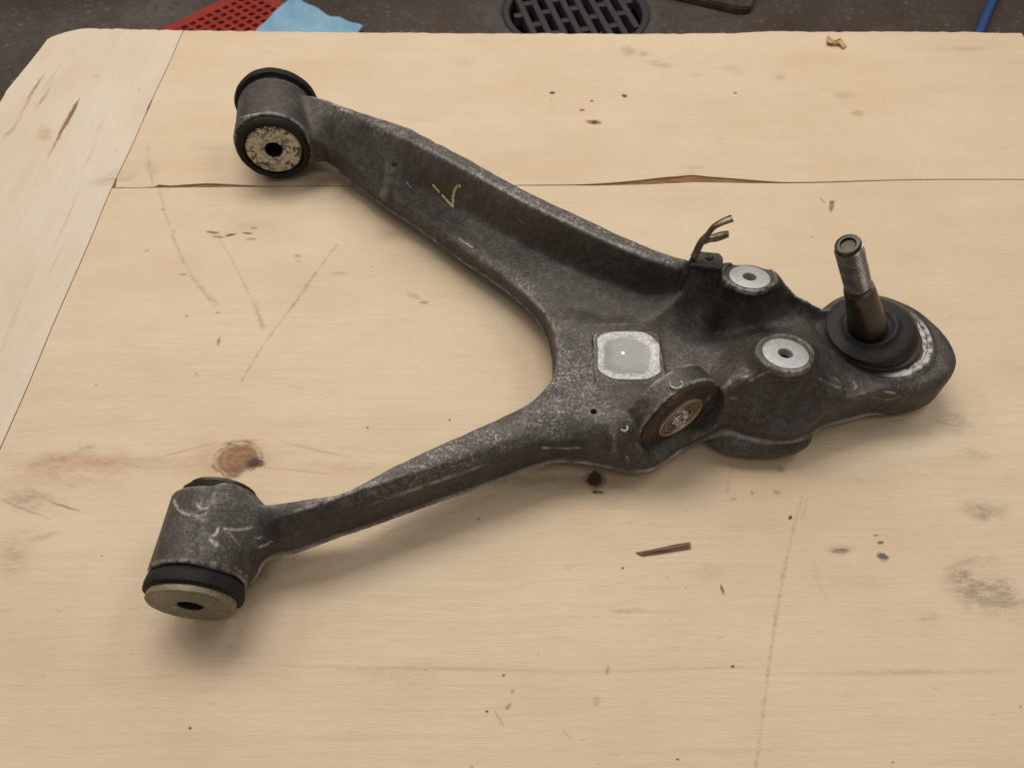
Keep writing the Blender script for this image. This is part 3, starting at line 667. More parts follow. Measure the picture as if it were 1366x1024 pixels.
def surface_nets(F, org, h):
    n = F.shape; ins = F < 0
    c = np.zeros(tuple(k - 1 for k in n), np.uint8)
    for i in (0, 1):
        for j in (0, 1):
            for l in (0, 1): c += ins[i:n[0] - 1 + i, j:n[1] - 1 + j, l:n[2] - 1 + l]
    act = np.argwhere((c > 0) & (c < 8)); idx = -np.ones(c.shape, np.int32)
    idx[tuple(act.T)] = np.arange(len(act))
    acc = np.zeros((len(act), 3)); cnt = np.zeros(len(act))
    corners = [(i, j, l) for i in (0, 1) for j in (0, 1) for l in (0, 1)]
    for a in corners:
        for ax in range(3):
            if a[ax]: continue
            b = list(a); b[ax] = 1
            fa = F[tuple((act + a).T)]; fb = F[tuple((act + b).T)]
            m = (fa < 0) != (fb < 0); t = np.where(m, fa / np.where(m, fa - fb, 1), 0)
            p = np.tile(np.array(a, float), (len(act), 1)); p[:, ax] += t
            acc[m] += p[m]; cnt[m] += 1
    V = (act + acc / cnt[:, None]) * h + np.array(org)
    faces = []
    for ax in range(3):
        u, v = (ax + 1) % 3, (ax + 2) % 3
        s0 = [slice(1, -1)] * 3; s0[ax] = slice(0, -1); s1 = list(s0); s1[ax] = slice(1, None)
        a = ins[tuple(s0)]; b = ins[tuple(s1)]
        for flip, m in ((0, a & ~b), (1, ~a & b)):
            q = np.argwhere(m); q[:, u] += 1; q[:, v] += 1
            def at_(du, dv):
                w = q.copy(); w[:, u] -= du; w[:, v] -= dv; return idx[tuple(w.T)]
            f = np.stack([at_(1, 1), at_(0, 1), at_(0, 0), at_(1, 0)], 1)
            faces.append(f[:, ::-1] if flip else f)
    return V, np.concatenate(faces)
V, Fc = surface_nets(F, (x0, y0, zz0), VS)
gF = [np.gradient(F, VS, axis=i)[::1] for i in ()]
print('casting', len(V), len(Fc))

# ---- materials of the arm
def cast_material():
    k = NT('cast_aluminium'); v = k.obj
    big = k.noise(v, 14, 5, .6); med = k.noise(v, 70, 5, .65); fine = k.noise(v, 520, 4, .7); fine2 = k.noise(v, 1100, 2, .6)
    col = k.ramp(big, [(.30, (.026, .022, .019)), (.5, (.043, .037, .033)), (.72, (.080, .072, .067))])
    col = k.mix(k.mr(med, .42, .66, 0, .60), col, (.082, .075, .070))
    # worn speckle, strongest where the skin is rubbed
    up = k.n.new('ShaderNodeNewGeometry'); sp = k.n.new('ShaderNodeSeparateXYZ'); k.lk(up.outputs['Normal'], sp.inputs[0])
    wear_glint = k.attr('wear_glint'); bright = k.attr('grit')
    spk = k.mr(k.noise(v, 400, 5, .8), .50, .58); spk = k.math('MULTIPLY', spk, k.mr(med, .35, .62, .35, 1))
    g = k.math('MULTIPLY', k.math('ADD', k.math('MULTIPLY', bright, 1.0), .07), k.mr(k.noise(v, 28, 4, .7), .40, .60, .35, 1.0))
    col = k.mix(k.math('MULTIPLY', bright, .45), col, (.110, .103, .097))
    col = k.mix(k.math('MULTIPLY', spk, g), col, (.46, .44, .42))
    dk = k.math('MULTIPLY', k.mr(k.noise(v, 430, 4, .8), .54, .64), k.math('ADD', k.math('MULTIPLY', bright, .60), .25)); col = k.mix(dk, col, (.022, .018, .016))
    pits = k.voro(v, 300); pm = k.math('MULTIPLY', k.math('LESS_THAN', pits.outputs['Distance'], .22), k.mr(k.noise(v, 40, 3), .5, .62))
    col = k.mix(k.math('MULTIPLY', pm, .30), col, (.22, .205, .19))
    mott = k.mr(k.noise(v, 190, 5, .75), .47, .60, 0, .55); col = k.mix(k.math('MULTIPLY', mott, k.mr(big, .40, .60, .35, 1)), col, (.135, .126, .118))
    # edge wear and scratches, with highlights of creases and parting lip painted in
    wm = k.math('MULTIPLY', wear_glint, k.mr(k.noise(v, 150, 5, .75), .40, .55))
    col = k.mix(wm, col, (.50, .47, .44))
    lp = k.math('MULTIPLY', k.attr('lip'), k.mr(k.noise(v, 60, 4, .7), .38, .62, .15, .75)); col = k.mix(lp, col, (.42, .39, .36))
    # brown grime patches
    gr = k.mr(k.noise(v, 17, 6, .75), .50, .62, 0, .62); col = k.mix(gr, col, (.055, .042, .030))
    h = k.math('ADD', k.math('MULTIPLY', fine, .7), k.math('MULTIPLY', med, 1.2))
    k.bump(h, .8, .0009)
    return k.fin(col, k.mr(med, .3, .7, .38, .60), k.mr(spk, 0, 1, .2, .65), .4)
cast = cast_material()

def simple(name, c1, c2, rough, metal, nscale=60, bs=.2, bd=.0003, spec=.5, extra=None):
    k = NT(name); n = k.noise(k.obj, nscale, 5, .65)
    col = k.mix(k.mr(n, .35, .65), c1, c2)
    if extra: col = extra(k, col)
    if bs: k.bump(k.noise(k.obj, nscale * 6, 4, .6), bs, bd)
    return k.fin(col, k.mr(n, .3, .7, rough * .85, min(rough * 1.15, 1)), metal, spec)
rubber = simple('black_rubber', (.007, .007, .007), (.018, .017, .016), .7, 0, 90, .3, .0005, .25)
def dusty(k, col):
    return k.mix(k.mr(k.noise(k.obj, 55, 6, .75), .50, .68, 0, .55), col, (.055, .048, .040))
rubber_gloss = simple('greasy_black_rubber', (.010, .011, .011), (.024, .023, .022), .60, 0, 60, .45, .0010, .3, dusty)
dark_steel = simple('dark_oily_steel', (.045, .038, .032), (.09, .075, .062), .38, .75, 60, .25, .0003)
clip_steel = simple('brown_spring_steel', (.12, .09, .055), (.24, .20, .14), .35, .8, 200, .2, .0003)
bracket_steel = simple('black_bracket_steel', (.02, .017, .015), (.05, .042, .036), .45, .5, 120, .3, .0003)
def cracks(k, col):
    vo = k.voro(k.vadd(k.obj, k.vscale(k.noise_col(k.obj, 160), .014)), 110, 'DISTANCE_TO_EDGE')
    m = k.math('MULTIPLY', k.math('LESS_THAN', vo.outputs['Distance'], .10), k.mr(k.noise(k.obj, 70, 4, .6), .46, .52))
    col = k.mix(k.math('MULTIPLY', m, .9), col, (.03, .025, .015))
    return k.mix(k.mr(k.noise(k.obj, 110, 6, .8), .50, .60, 0, .8), col, (.10, .082, .05))
face_plate_a = simple('peeling_zinc_face', (.48, .43, .31), (.60, .56, .45), .5, .25, 90, .3, .0004, .5, cracks)
def smears(k, col):
    col = k.mix(k.mr(k.noise(k.mapping(k.obj, rot=(0, 0, -.3), scale=(30, 90, 30)), 1, 5, .7), .45, .62, 0, .7), col, (.13, .115, .075))
    col = k.mix(k.mr(k.noise(k.obj, 240, 4, .7), .55, .65, 0, .5), col, (.36, .33, .27))
    return k.mix(k.mr(k.noise(k.mapping(k.obj, rot=(0, 0, .5), scale=(40, 160, 40)), 1, 4, .6), .56, .64, 0, .6), col, (.10, .08, .05))
face_plate_b = simple('dull_zinc_face', (.15, .13, .085), (.25, .22, .155), .5, .3, 60, .2, .0003, .5, smears)
def machined(name, scale=2200, lo=(.33, .33, .34), hi=(.60, .60, .61)):
    k = NT(name); s = k.n.new('ShaderNodeSeparateXYZ'); k.lk(k.obj, s.inputs[0])
    n = k.noise(k.mapping(k.obj, rot=(0, 0, .35), scale=(60, scale, 60)), 1, 3, .6)
    n2 = k.noise(k.obj, 260, 4, .7)
    col = k.mix(n, lo, hi); col = k.mix(k.mr(n2, .5, .66, 0, .45), col, (.22, .21, .21))
    k.bump(n, .4, .0003); return k.fin(col, k.mr(n2, .3, .7, .45, .62), .35)
mach = machined('machined_aluminium')

arm = thing('control_arm', (0.06, .38, 0.0), 'dark weathered aluminium suspension arm with two bushings and a ball joint stud on the plywood', 'control arm')
arm_v = V.copy()
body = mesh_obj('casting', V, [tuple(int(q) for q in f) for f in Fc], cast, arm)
# edge wear from curvature of the field, plus painted crease highlights; grit from where the photo shows the rubbed, sandy skin
me = body.data
nrm = np.zeros(len(V) * 3); me.vertices.foreach_get('normal', nrm); nrm = nrm.reshape(-1, 3)
e = np.zeros(len(me.edges) * 2, np.int32); me.edges.foreach_get('vertices', e); e = e.reshape(-1, 2)
def lap(a, it):
    deg = np.bincount(e.ravel(), minlength=len(V)).astype(float)
    for _ in range(it):
        if a.ndim == 1:
            s = np.bincount(e[:, 0], a[e[:, 1]], len(V)) + np.bincount(e[:, 1], a[e[:, 0]], len(V)); a = .4 * a + .6 * s / deg
        else: a = np.stack([lap1 for lap1 in [lap(a[:, i], 1) for i in range(3)]], 1)
    return a
sm = V.copy()
for _ in range(14): sm = lap(sm, 1)
curv = ((V - sm) * nrm).sum(1)
wear_glint = np.clip((curv - .00022) / .0007, 0, 1)
wear_glint = lap(wear_glint, 1)
ii = np.clip(((V[:, 0] - x0) / VS).astype(int), 0, len(X) - 1); jj = np.clip(((V[:, 1] - y0) / VS).astype(int), 0, len(Y) - 1)
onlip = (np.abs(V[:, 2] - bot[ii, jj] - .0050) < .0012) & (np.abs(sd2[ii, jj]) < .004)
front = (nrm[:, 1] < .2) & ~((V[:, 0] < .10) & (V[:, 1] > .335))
for ln_, st_ in ((LOWER[1], .85), (LOWER[2], .75)):  # crease highlights of the lower leg, painted in as bright rubbed lines
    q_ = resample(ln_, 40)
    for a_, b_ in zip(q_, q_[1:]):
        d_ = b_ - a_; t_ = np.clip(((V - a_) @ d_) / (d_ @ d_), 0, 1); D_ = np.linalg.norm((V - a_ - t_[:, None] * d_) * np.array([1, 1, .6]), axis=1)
        wear_glint = np.maximum(wear_glint, st_ * np.clip(1.6 - D_ / .0011, 0, 1))
lip_glint = np.where(onlip & front, 1.0, 0); lip_glint = lap(lip_glint, 1)  # highlight painted along the parting lip where it faces the viewer
def seg_mask(pts, rad):
    m = np.zeros(len(V))
    for (a, b) in zip(pts, pts[1:]):
        A, B = np.array(P(*a)), np.array(P(*b)); d = B - A
        t = np.clip(((V - A) @ d) / (d @ d), 0, 1); D = np.linalg.norm(V - A - t[:, None] * d, axis=1)
        m = np.maximum(m, np.clip(1.4 - D / rad, 0, 1))
    return m
grit = seg_mask([(770, 470, .05), (750, 530, .055), (690, 570, .058), (600, 603, .06), (520, 640, .06)], .028)
grit = np.maximum(grit, .95 * seg_mask([(440, 140, .066), (540, 178, .08), (640, 228, .086), (760, 290, .087), (880, 340, .084)], .015))
grit = np.maximum(grit, .5 * seg_mask([(1000, 500, .065), (940, 480, .048), (880, 500, .048)], .022)); grit = np.maximum(grit, .45 * seg_mask([(1110, 480, .052), (1140, 515, .046), (1200, 525, .045), (1250, 480, .044)], .014))
grit = np.maximum(grit, .4 * seg_mask([(240, 690, .06), (290, 690, .06)], .03))
grit = np.maximum(grit, .8 * seg_mask([(600, 330, .034), (680, 380, .036), (750, 430, .044)], .012))
grit = np.maximum(grit, .55 * seg_mask([(800, 520, .053), (860, 600, .045)], .04))
grit *= np.clip((nrm[:, 2] - .25) / .4, .15, 1)
for nm, arr in (('wear_glint', wear_glint), ('grit', grit), ('lip', lip_glint)):
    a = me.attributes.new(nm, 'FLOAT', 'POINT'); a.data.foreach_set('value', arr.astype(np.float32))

# pads
for (c, r, tilt) in PADS:
    ax = Vector((0, math.sin(R(tilt)), math.cos(R(tilt))))
    bm_obj('machined_pad', lathe([(.0050, -.006), (.0050, -.0003), (.0055, .0003), (r - .0006, .0003), (r, 0), (r, -.002)], c, ax, 72), mach, arm)
# machined square: bright scuffed border round a darker dished centre
def superell(n, r, e=3.4): 
    out = []
    for i in range(n):
        t = 2 * math.pi * i / n; c, s = math.cos(t), math.sin(t)
        out.append((r * math.copysign(abs(c) ** (2 / e), c), r * math.copysign(abs(s) ** (2 / e), s)))
    return out
bm = bmesh.new(); rings = []
for rr, dz, w in ((.0248, .0, 0), (.0242, .0006, .0004), (.0190, .0006, .0007), (.0178, .0002, .0006), (.010, .0001, 0), (.003, .0001, 0)):
    rings.append([bm.verts.new((SQ.x + x * (.96 + .04 * math.sin(5 * i / 10)) + w * math.sin(i * .9), SQ.y + y * .93, SQ.z + .0003 + dz)) for i, (x, y) in enumerate(superell(72, rr))])
for A_, B_ in zip(rings, rings[1:]):
    for i in range(72): bm.faces.new((A_[i], A_[(i + 1) % 72], B_[(i + 1) % 72], B_[i]))
bm.faces.new(rings[-1])
k = NT('scuffed_machined_square')
m = k.n.new('ShaderNodeMapping'); m.vector_type = 'TEXTURE'; k.lk(k.vadd(k.obj, k.vscale(k.vadd(k.noise_col(k.obj, 120), (-.5, -.5, -.5)), .0032)), m.inputs[0])
m.inputs[1].default_value = (SQ.x - .06, SQ.y - .38, SQ.z); m.inputs[3].default_value = (.0225, .0210, .2)
s = k.n.new('ShaderNodeSeparateXYZ'); k.lk(m.outputs[0], s.inputs[0])
wob_ = k.math('MULTIPLY', k.math('SUBTRACT', k.noise(k.obj, 75, 4, .6), .5), 1.1)
qi = k.math('ADD', k.math('ADD', k.math('POWER', k.math('ABSOLUTE', k.math('ADD', s.outputs[0], .07)), 3), k.math('POWER', k.math('ABSOLUTE', k.math('ADD', s.outputs[1], .08)), 3)), wob_)
q4 = k.math('ADD', k.math('POWER', k.math('ABSOLUTE', s.outputs[0]), 3.2), k.math('POWER', k.math('ABSOLUTE', s.outputs[1]), 3.2))
n = k.noise(k.mapping(k.obj, rot=(0, 0, .2), scale=(150, 900, 60)), 1, 4, .7)
inner = k.mix(n, (.18, .185, .185), (.35, .355, .355))
outer = k.mix(k.mr(k.noise(k.obj, 500, 4, .8), .35, .65), (.22, .22, .215), (.56, .56, .55))
col = k.mix(k.mr(qi, .42, .56), inner, outer); col = k.mix(k.mr(q4, 1.35, 1.7), col, (.16, .15, .14))
dt = k.n.new('ShaderNodeMapping'); dt.vector_type = 'TEXTURE'; k.lk(k.obj, dt.inputs[0])
dp = P(831, 471, SQ.z); dt.inputs[1].default_value = (dp.x - .06, dp.y - .38, SQ.z)
col = k.mix(k.mr(k.vlen(dt.outputs[0]), .0016, .0010), col, (.9, .9, .9))
k.bump(k.math('ADD', n, k.noise(k.obj, 500, 4, .8)), .4, .0004)
sqm = k.fin(col, .5, .5)
bm_obj('machined_square', bm, sqm, arm)

# pressed ejector rings and cast bumps on the top of the ear
def ring_on(c, ax, r, w, mat, name, parent, h=.0007):
    return bm_obj(name, lathe([(r - w, -.001), (r - w, h * .6), (r - w / 2, h), (r, h * .6), (r, -.001)], c, ax, 48, closed=True), mat, parent)
k = NT('bright_rubbed_aluminium'); bright_al = k.fin(k.mix(k.noise(k.obj, 400, 4, .8), (.22, .20, .19), (.55, .53, .50)), .45, .5)
ring_on(P(902, 512, .0823), (-.1, .25, .95), .0048, .0011, bright_al, 'ejector_ring', arm)
ring_on(P(833, 571, .0522), (-.3, .1, .9), .0028, .0013, bright_al, 'ejector_ring', arm)

# bolt seat in the ear
bolt = bpy.data.objects.new('joint_seat', None)
k = NT('rusty_steel'); n = k.noise(k.obj, 90, 6, .7)
rusty = k.fin(k.mix(k.mr(k.noise(k.obj, 260, 5, .7), .42, .6), k.ramp(n, [(.38, (.035, .026, .021)), (.52, (.075, .045, .028)), (.66, (.20, .092, .040))]), (.045, .034, .028)), .7, .3); k.bump(n, .5, .0008)
k = NT('worn_brown_steel'); n = k.noise(k.obj, 300, 5, .7)
worn_brown = k.fin(k.mix(n, (.20, .16, .11), (.42, .37, .30)), .4, .7)
k = NT('bright_steel'); n = k.noise(k.obj, 500, 4, .7); k.bump(n, .6, .0006)
bright_st = k.fin(k.mix(k.mr(n, .4, .6), (.22, .21, .20), (.75, .74, .72)), .3, .85)
e0 = EAR_C + EAR_AX * .0002
bm_obj('rusty_washer', lathe([(0, -.002), (.0322, -.002), (.0322, .0002), (.0312, .0010), (.0170, .0012), (.0166, .0006), (0, .0006)], e0, EAR_AX, 64), rusty, arm)
CC = EAR_C + Vector((0, 0, -.0005)) + EAR_AX * .0022; CK = 1.2
cup = bm_obj('bolt_cup', lathe([(r_c * CK, h_c) for r_c, h_c in [(.0160, 0), (.0160, .0030), (.0150, .0036), (.0138, .0030), (.0134, .0016), (.0118, .0014), (.0114, .0026), (.0106, .0026), (.0102, .0013), (.0086, .0012), (.0082, .0024), (.0074, .0024), (.0070, .0010), (0, .0010)]], CC - EAR_AX * .002, EAR_AX, 64), worn_brown, arm)
def star(t, r, h): return .0016 * math.cos(6 * t) if r > .001 and h > .001 else 0
bm_obj('bolt_socket', lathe([(.0072, .0006), (.0072, .0026), (.0060, .0034), (.0044, .0030), (.0030, .0014), (0, .0012)], CC - EAR_AX * .0012, EAR_AX, 48, star), bright_st, arm)
# stamped mark on the rusty disc: a short C shaped stamp
def stroke(name, pts, rad, mat, parent, up=None):
    pts = [Vector(p) for p in catmull([tuple(p) for p in pts], 4)]
    return bm_obj(name, tube(pts, [rad] * len(pts), 6), mat, parent)
er, eu, ea = frame_of(EAR_AX)
st0 = EAR_C + EAR_AX * .0014
if (er.x < 0): er = -er
stamp_pts = [st0 + er * (.0258 + .0022 * math.cos(a)) + eu * (.004 + .0028 * math.sin(a)) for a in [R(d) for d in (50, 90, 140, 190, 240, 290, 320)]]
stroke('stamp', stamp_pts, .0004, worn_brown, arm)

# ------------------------------------------------ bushings
def cleft(t, r, h): return .00018 * math.sin(5 * t + h * 60) + .00012 * math.sin(13 * t + 1)
# upper-left bushing (A)
bm_obj('rubber_bushing', lathe([(.008, LA * .5), (.030, LA * .5), (RA - .0030, LA - .010), (RA - .0028, LA + .0005), (RA - .005, LA + .0030), (RA - .009, LA + .0020), (.0275, LA - .001), (.026, LA - .004), (.02, LA - .004)], A_back, A_ax, 72, cleft), rubber, arm)
bm_obj('rubber_flange', lathe([(.02, .01), (RA - .003, .008), (RA - .001, .0006), (RA + .0030, -.0005), (RA + .0044, -.0040), (RA + .0036, -.0075), (RA - .003, -.0105), (.028, -.011), (.010, -.011)], A_back, A_ax, 72, cleft), rubber, arm)
def plate(base, ax, r, hr, L, mat, name):
    return bm_obj(name, lathe([(hr, L * -1), (hr, -.0012), (hr + .0012, 0), (r - .0012, 0), (r, -.0012), (r, -.006), (hr, -.008)], base, ax, 72), mat, arm)
plate(A_back + A_ax * (LA + .0015), A_ax, .0262, .0082, .06, face_plate_a, 'sleeve_face')
bm_obj('sleeve_bore', lathe([(.0080, -.0005), (.0080, -.04), (0, -.04)], A_back + A_ax * (LA + .0015), A_ax, 48), rubber, arm)
ring_on(A_back + A_ax * (LA + .0012), A_ax, .0122, .0008, bright_al, 'sleeve_ring', arm, .0009)
# lower-left bushing (B)
RBF = .0302
bm_obj('rubber_bushing', lathe([(.01, LB * .6), (RB - .0032, LB * .7), (RB - .0030, LB - .0005), (RBF - .001, LB + .0002), (RBF, LB + .0015), (RBF + .0006, LB + .006), (RBF + .0004, LB + .0085), (RBF - .0015, LB + .0100), (.02, LB + .0100)], B_back, B_ax, 72, cleft), rubber, arm)
bm_obj('rubber_flange', lathe([(.0, .01), (RB - .006, .006), (RB - .0045, -.002), (RB - .0050, -.0045), (RB - .008, -.0065), (.008, -.0065)], B_back, B_ax, 72, cleft), rubber, arm)
bm_obj('sleeve_rim', lathe([(.014, -.0064), (RB - .0085, -.0064), (RB - .0082, -.0085), (RB - .011, -.0095), (.010, -.0095), (.009, -.006)], B_back, B_ax, 64), dark_steel, arm)
plate(B_back + B_ax * (LB + .0152), B_ax, .0274, .0080, .05, face_plate_b, 'sleeve_face')
bm_obj('sleeve_bore', lathe([(.0078, -.0005), (.0078, -.04), (0, -.04)], B_back + B_ax * (LB + .0152), B_ax, 48), rubber, arm)

# ------------------------------------------------ ball joint
bj0 = Vector((HC.x - .004, HC.y + .002, .0465))
k = NT('scraped_housing_ring'); n = k.noise(k.obj, 350, 4, .8)
gm = k.n.new('ShaderNodeMapping'); gm.vector_type = 'TEXTURE'; k.lk(k.obj, gm.inputs[0]); gm.inputs[1].default_value = (HC.x + .033 - .06, HC.y - .022 - .38, .047); gm.inputs[3].default_value = (.036, .036, .1)
br = k.math('MULTIPLY', k.mr(k.vlen(gm.outputs[0]), 1.25, .75), k.mr(k.noise(k.obj, 120, 4, .7), .40, .52))
scr = k.fin(k.mix(br, (.07, .055, .048), k.mix(n, (.26, .25, .24), (.50, .485, .47))), .42, .5)
bm_obj('housing_ring', lathe([(.033, -.001), (.033, .0002), (.0372, .0006), (.0376, .0012), (.0410, .0012), (.0418, .0004), (.0418, -.001)], (HC.x, HC.y, .0465), (0, 0, 1), 96), scr, arm)
k = NT('brown_seal'); seal = k.fin(k.mix(k.noise(k.obj, 120, 5, .6), (.02, .012, .010), (.05, .032, .028)), .5, 0)
bm_obj('retaining_ring', lathe([(.025, -.001), (.0355, -.001), (.0358, .0015), (.0346, .0035), (.033, .0040), (.02, .0040)], (HC.x - .003, HC.y - .0005, .0465), (0, 0, 1), 96), seal, arm)
ST0 = P(1158, 434, .0655); ST1 = P(1131, 326, .1545)
sax = (ST1 - ST0).normalized(); SL = (ST1 - ST0).length
# boot: fat bellows whose top leans with the stud
prof = [(r_p * .92, h_p) for r_p, h_p in [(.0350, .0485), (.0364, .0512), (.0368, .0540), (.0360, .0568), (.0338, .0590), (.0306, .0603), (.0270, .0610), (.0240, .0618), (.0218, .0630), (.0209, .0646), (.0200, .0654), (.0188, .0653), (.0174, .0640), (.0160, .0630), (.0145, .0626), (.008, .0626)]]
bm = bmesh.new(); rings = []
bc = Vector((HC.x - .0055, HC.y - .001, 0)); tc = ST0 - sax * .002
for r, h in prof:
    f = min(max((h - .052) / .012, 0), 1); f = f * f * (3 - 2 * f)
    c = bc.lerp(Vector((tc.x, tc.y, 0)), f * .85); ax = Vector((0, 0, 1)).lerp(sax, f * .5).normalized()
    rr_, uu_, aa_ = frame_of(ax, Vector((0, 1, 0)))
    rings.append([bm.verts.new(Vector((c.x, c.y, h)) + (rr_ * math.cos(2 * math.pi * i / 72) + uu_ * math.sin(2 * math.pi * i / 72)) * (r + .0004 * math.sin(3 * i / 72 * 6.283 + 1))) for i in range(72)])
for A_, B_ in zip(rings, rings[1:]):
    for i in range(72): bm.faces.new((A_[i], A_[(i + 1) % 72], B_[(i + 1) % 72], B_[i]))
bm_obj('rubber_boot', bm, rubber_gloss, arm)
# stud: taper then thread, hollow end
tl = SL * .50
pr = [(0, -.010), (.0138, -.010), (.0134, 0), (.0104, SL - tl - .004), (.0099, SL - tl), (.0078, SL - tl + .0012)]
bm_obj('stud', lathe(pr + [(.0074, SL - .002), (.007, SL - .0010), (.0, SL - .001)], ST0, sax, 56), dark_steel, arm)
# real helical thread
bm = bmesh.new(); rr_, uu_, aa_ = frame_of(sax); nt = 14; pitch = (tl - .003) / nt; seg = 40
prev = None
for i in range(nt * seg + 1):
    t = 2 * math.pi * i / seg; h = SL - tl + .0018 + pitch * i / seg
    fade = min(1, i / seg, (nt * seg - i) / seg)
    cs = []
    for (dr, dh) in ((-.0010, -.50), (-.0006, -.36), (.0017, -.06), (.0017, .06), (-.0006, .36), (-.0010, .50)):
        r = .0074 + dr * (fade if dr > 0 else 1)
        cs.append(bm.verts.new(ST0 + sax * (h + dh * pitch) + (rr_ * math.cos(t) + uu_ * math.sin(t)) * r))
    if prev:
        for a in range(5): bm.faces.new((prev[a], prev[a + 1], cs[a + 1], cs[a]))
    prev = cs
k = NT('thread_steel'); n = k.noise(k.obj, 160, 5, .7)
thread_m = k.fin(k.mix(k.mr(n, .4, .62), (.16, .14, .12), (.30, .27, .24)), .30, .85)
bm_obj('thread', bm, thread_m, arm, auto=60)
bm_obj('stud_end', lathe([(.0080, -.0022), (.0083, -.0012), (.0078, .0002), (.0068, .0007), (.0050, .0005), (.0044, -.0004), (.0041, -.0060), (0, -.0065)], ST0 + sax * (SL + .0002), sax, 48), dark_steel, arm)
# rusty socket floor
bm_obj('stud_socket', lathe([(.0038, -.0056), (.0030, -.0054), (0, -.0056)], ST0 + sax * (SL + .0002), sax, 32), rusty, arm)

# ------------------------------------------------ hose clip and its bracket
zc = .090
b0 = P(944, 346, .0895)
bm = bmesh.new()
wp = [(-.013, -.008), (.009, -.009), (.0115, -.006), (.0118, .004), (.009, .0085), (-.006, .0085), (-.011, .004)]
ca, sa = math.cos(R(-8)), math.sin(R(-8))
lo = []; hi = []
for (x, y) in wp:
    x_, y_ = x * ca - y * sa, x * sa + y * ca
    lo.append(bm.verts.new((b0.x + x_, b0.y + y_, .0855))); hi.append(bm.verts.new((b0.x + x_, b0.y + y_, .0895)))
bm.faces.new(lo[::-1]); bm.faces.new(hi)
for i in range(len(wp)): bm.faces.new((lo[i], lo[(i + 1) % 7], hi[(i + 1) % 7], hi[i]))
bmesh.ops.bevel(bm, geom=[e_ for e_ in bm.edges], offset=.0008, segments=2, affect='EDGES')
br_o = bm_obj('clip_bracket', bm, bracket_steel, arm)
bm_obj('rivet', lathe([(.0032, .0), (.0030, .0010), (.0018, .0016), (.0008, .0010), (0, .0009)], P(946, 343, .0895), (0, 0, 1), 28), bracket_steel, br_o)
def pts3(l): return [P(a, b, c) for a, b, c in l]
stem = [Vector(p) for p in catmull(pts3([(905, 386, .068), (912, 370, .077), (921, 352, .087), (928, 338, .095), (936, 322, .104), (944, 313, .110)]), 5)]
cut_ = 13
bm_obj('clip_shank', tube(stem[:cut_ + 1], [.0016] * (cut_ + 1), 12, [(1.4, .8)] * (cut_ + 1)), bracket_steel, arm)
clip = bm_obj('clip_stem', tube(stem[cut_:], [.0019] * (len(stem) - cut_), 12, [(1.5, .8)] * (len(stem) - cut_)), clip_steel, arm)
up1 = [Vector(p) for p in catmull(pts3([(940, 319, .107), (946, 310, .112), (953, 302, .117), (964, 296, .121), (977, 291, .124)]), 5)]
up2 = [Vector(p) for p in catmull(pts3([(937, 324, .104), (945, 319, .106), (954, 317, .107), (964, 314, .109), (972, 312, .111)]), 5)]
n1 = len(up1)
bm_obj('clip_prong', tube(up1, [.0015 + .0012 * (i / n1) for i in range(n1)], 12, [(1.3, .7)] * n1), clip_steel, arm)
n1 = len(up2)
bm_obj('clip_prong', tube(up2, [.0014 + .0010 * math.sin(math.pi * i / n1) + .0006 * i / n1 for i in range(n1)], 12, [(1.5, .7)] * n1), clip_steel, arm)

# ------------------------------------------------ yellow crayon tick on the far leg
from mathutils.bvhtree import BVHTree
bvh = BVHTree.FromPolygons([tuple(v) for v in V], [tuple(int(q) for q in f) for f in Fc])
camv = Vector((0, 0, CAM_H))
def onto(px, py, lift=.0003):
    d = (P(px, py, 0) - camv).normalized(); hit = bvh.ray_cast(camv, d)
    if hit[0] is None: return None, None
    return hit[0] + hit[1] * lift, hit[1]
k = NT('yellow_crayon'); crayon = k.fin(k.mix(k.noise(k.obj, 500, 4, .8), (.28, .24, .08), (.55, .48, .22)), .8, 0)
def painted(name, pxs, w, mat, parent, step=1.0, brk=0.0):
    """thin ribbon of crayon or scraped metal lying on the casting"""
    bm = bmesh.new(); prev = None; pts = catmull(pxs, 8)
    for i, p in enumerate(pts):
        q = pts[min(i + 1, len(pts) - 1)]; p_ = pts[max(i - 1, 0)]
        c, n = onto(p[0], p[1]); ta = onto(q[0], q[1])[0]; tb = onto(p_[0], p_[1])[0]
        if c is None or ta is None or tb is None: prev = None; continue
        t = ta - tb
        if t.length < 1e-6: continue
        s = n.cross(t).normalized() * w * (.7 + .6 * random.random()) * (1 if 0 < i < len(pts) - 1 else .3)
        cur = (bm.verts.new(c + s), bm.verts.new(c + n * .00015), bm.verts.new(c - s))
        if prev and random.random() > brk:
            bm.faces.new((prev[0], prev[1], cur[1], cur[0])); bm.faces.new((prev[1], prev[2], cur[2], cur[1]))
        prev = cur
    if not bm.faces: bm.free(); return None
    return bm_obj(name, bm, mat, parent)
painted('crayon_mark', [(577, 246), (587, 257), (597, 268), (604, 276)], .0009, crayon, arm, brk=.08)
painted('crayon_mark', [(604, 277), (605, 265), (607, 254), (611, 248), (615, 249)], .0013, crayon, arm, brk=.08)
painted('crayon_mark', [(601, 274), (604, 262), (606, 252)], .0008, crayon, arm, brk=.2)
wm_ = wear_glint.copy()  # scrapes, plus painted highlights on the lower-leg crease and near-pad ridge
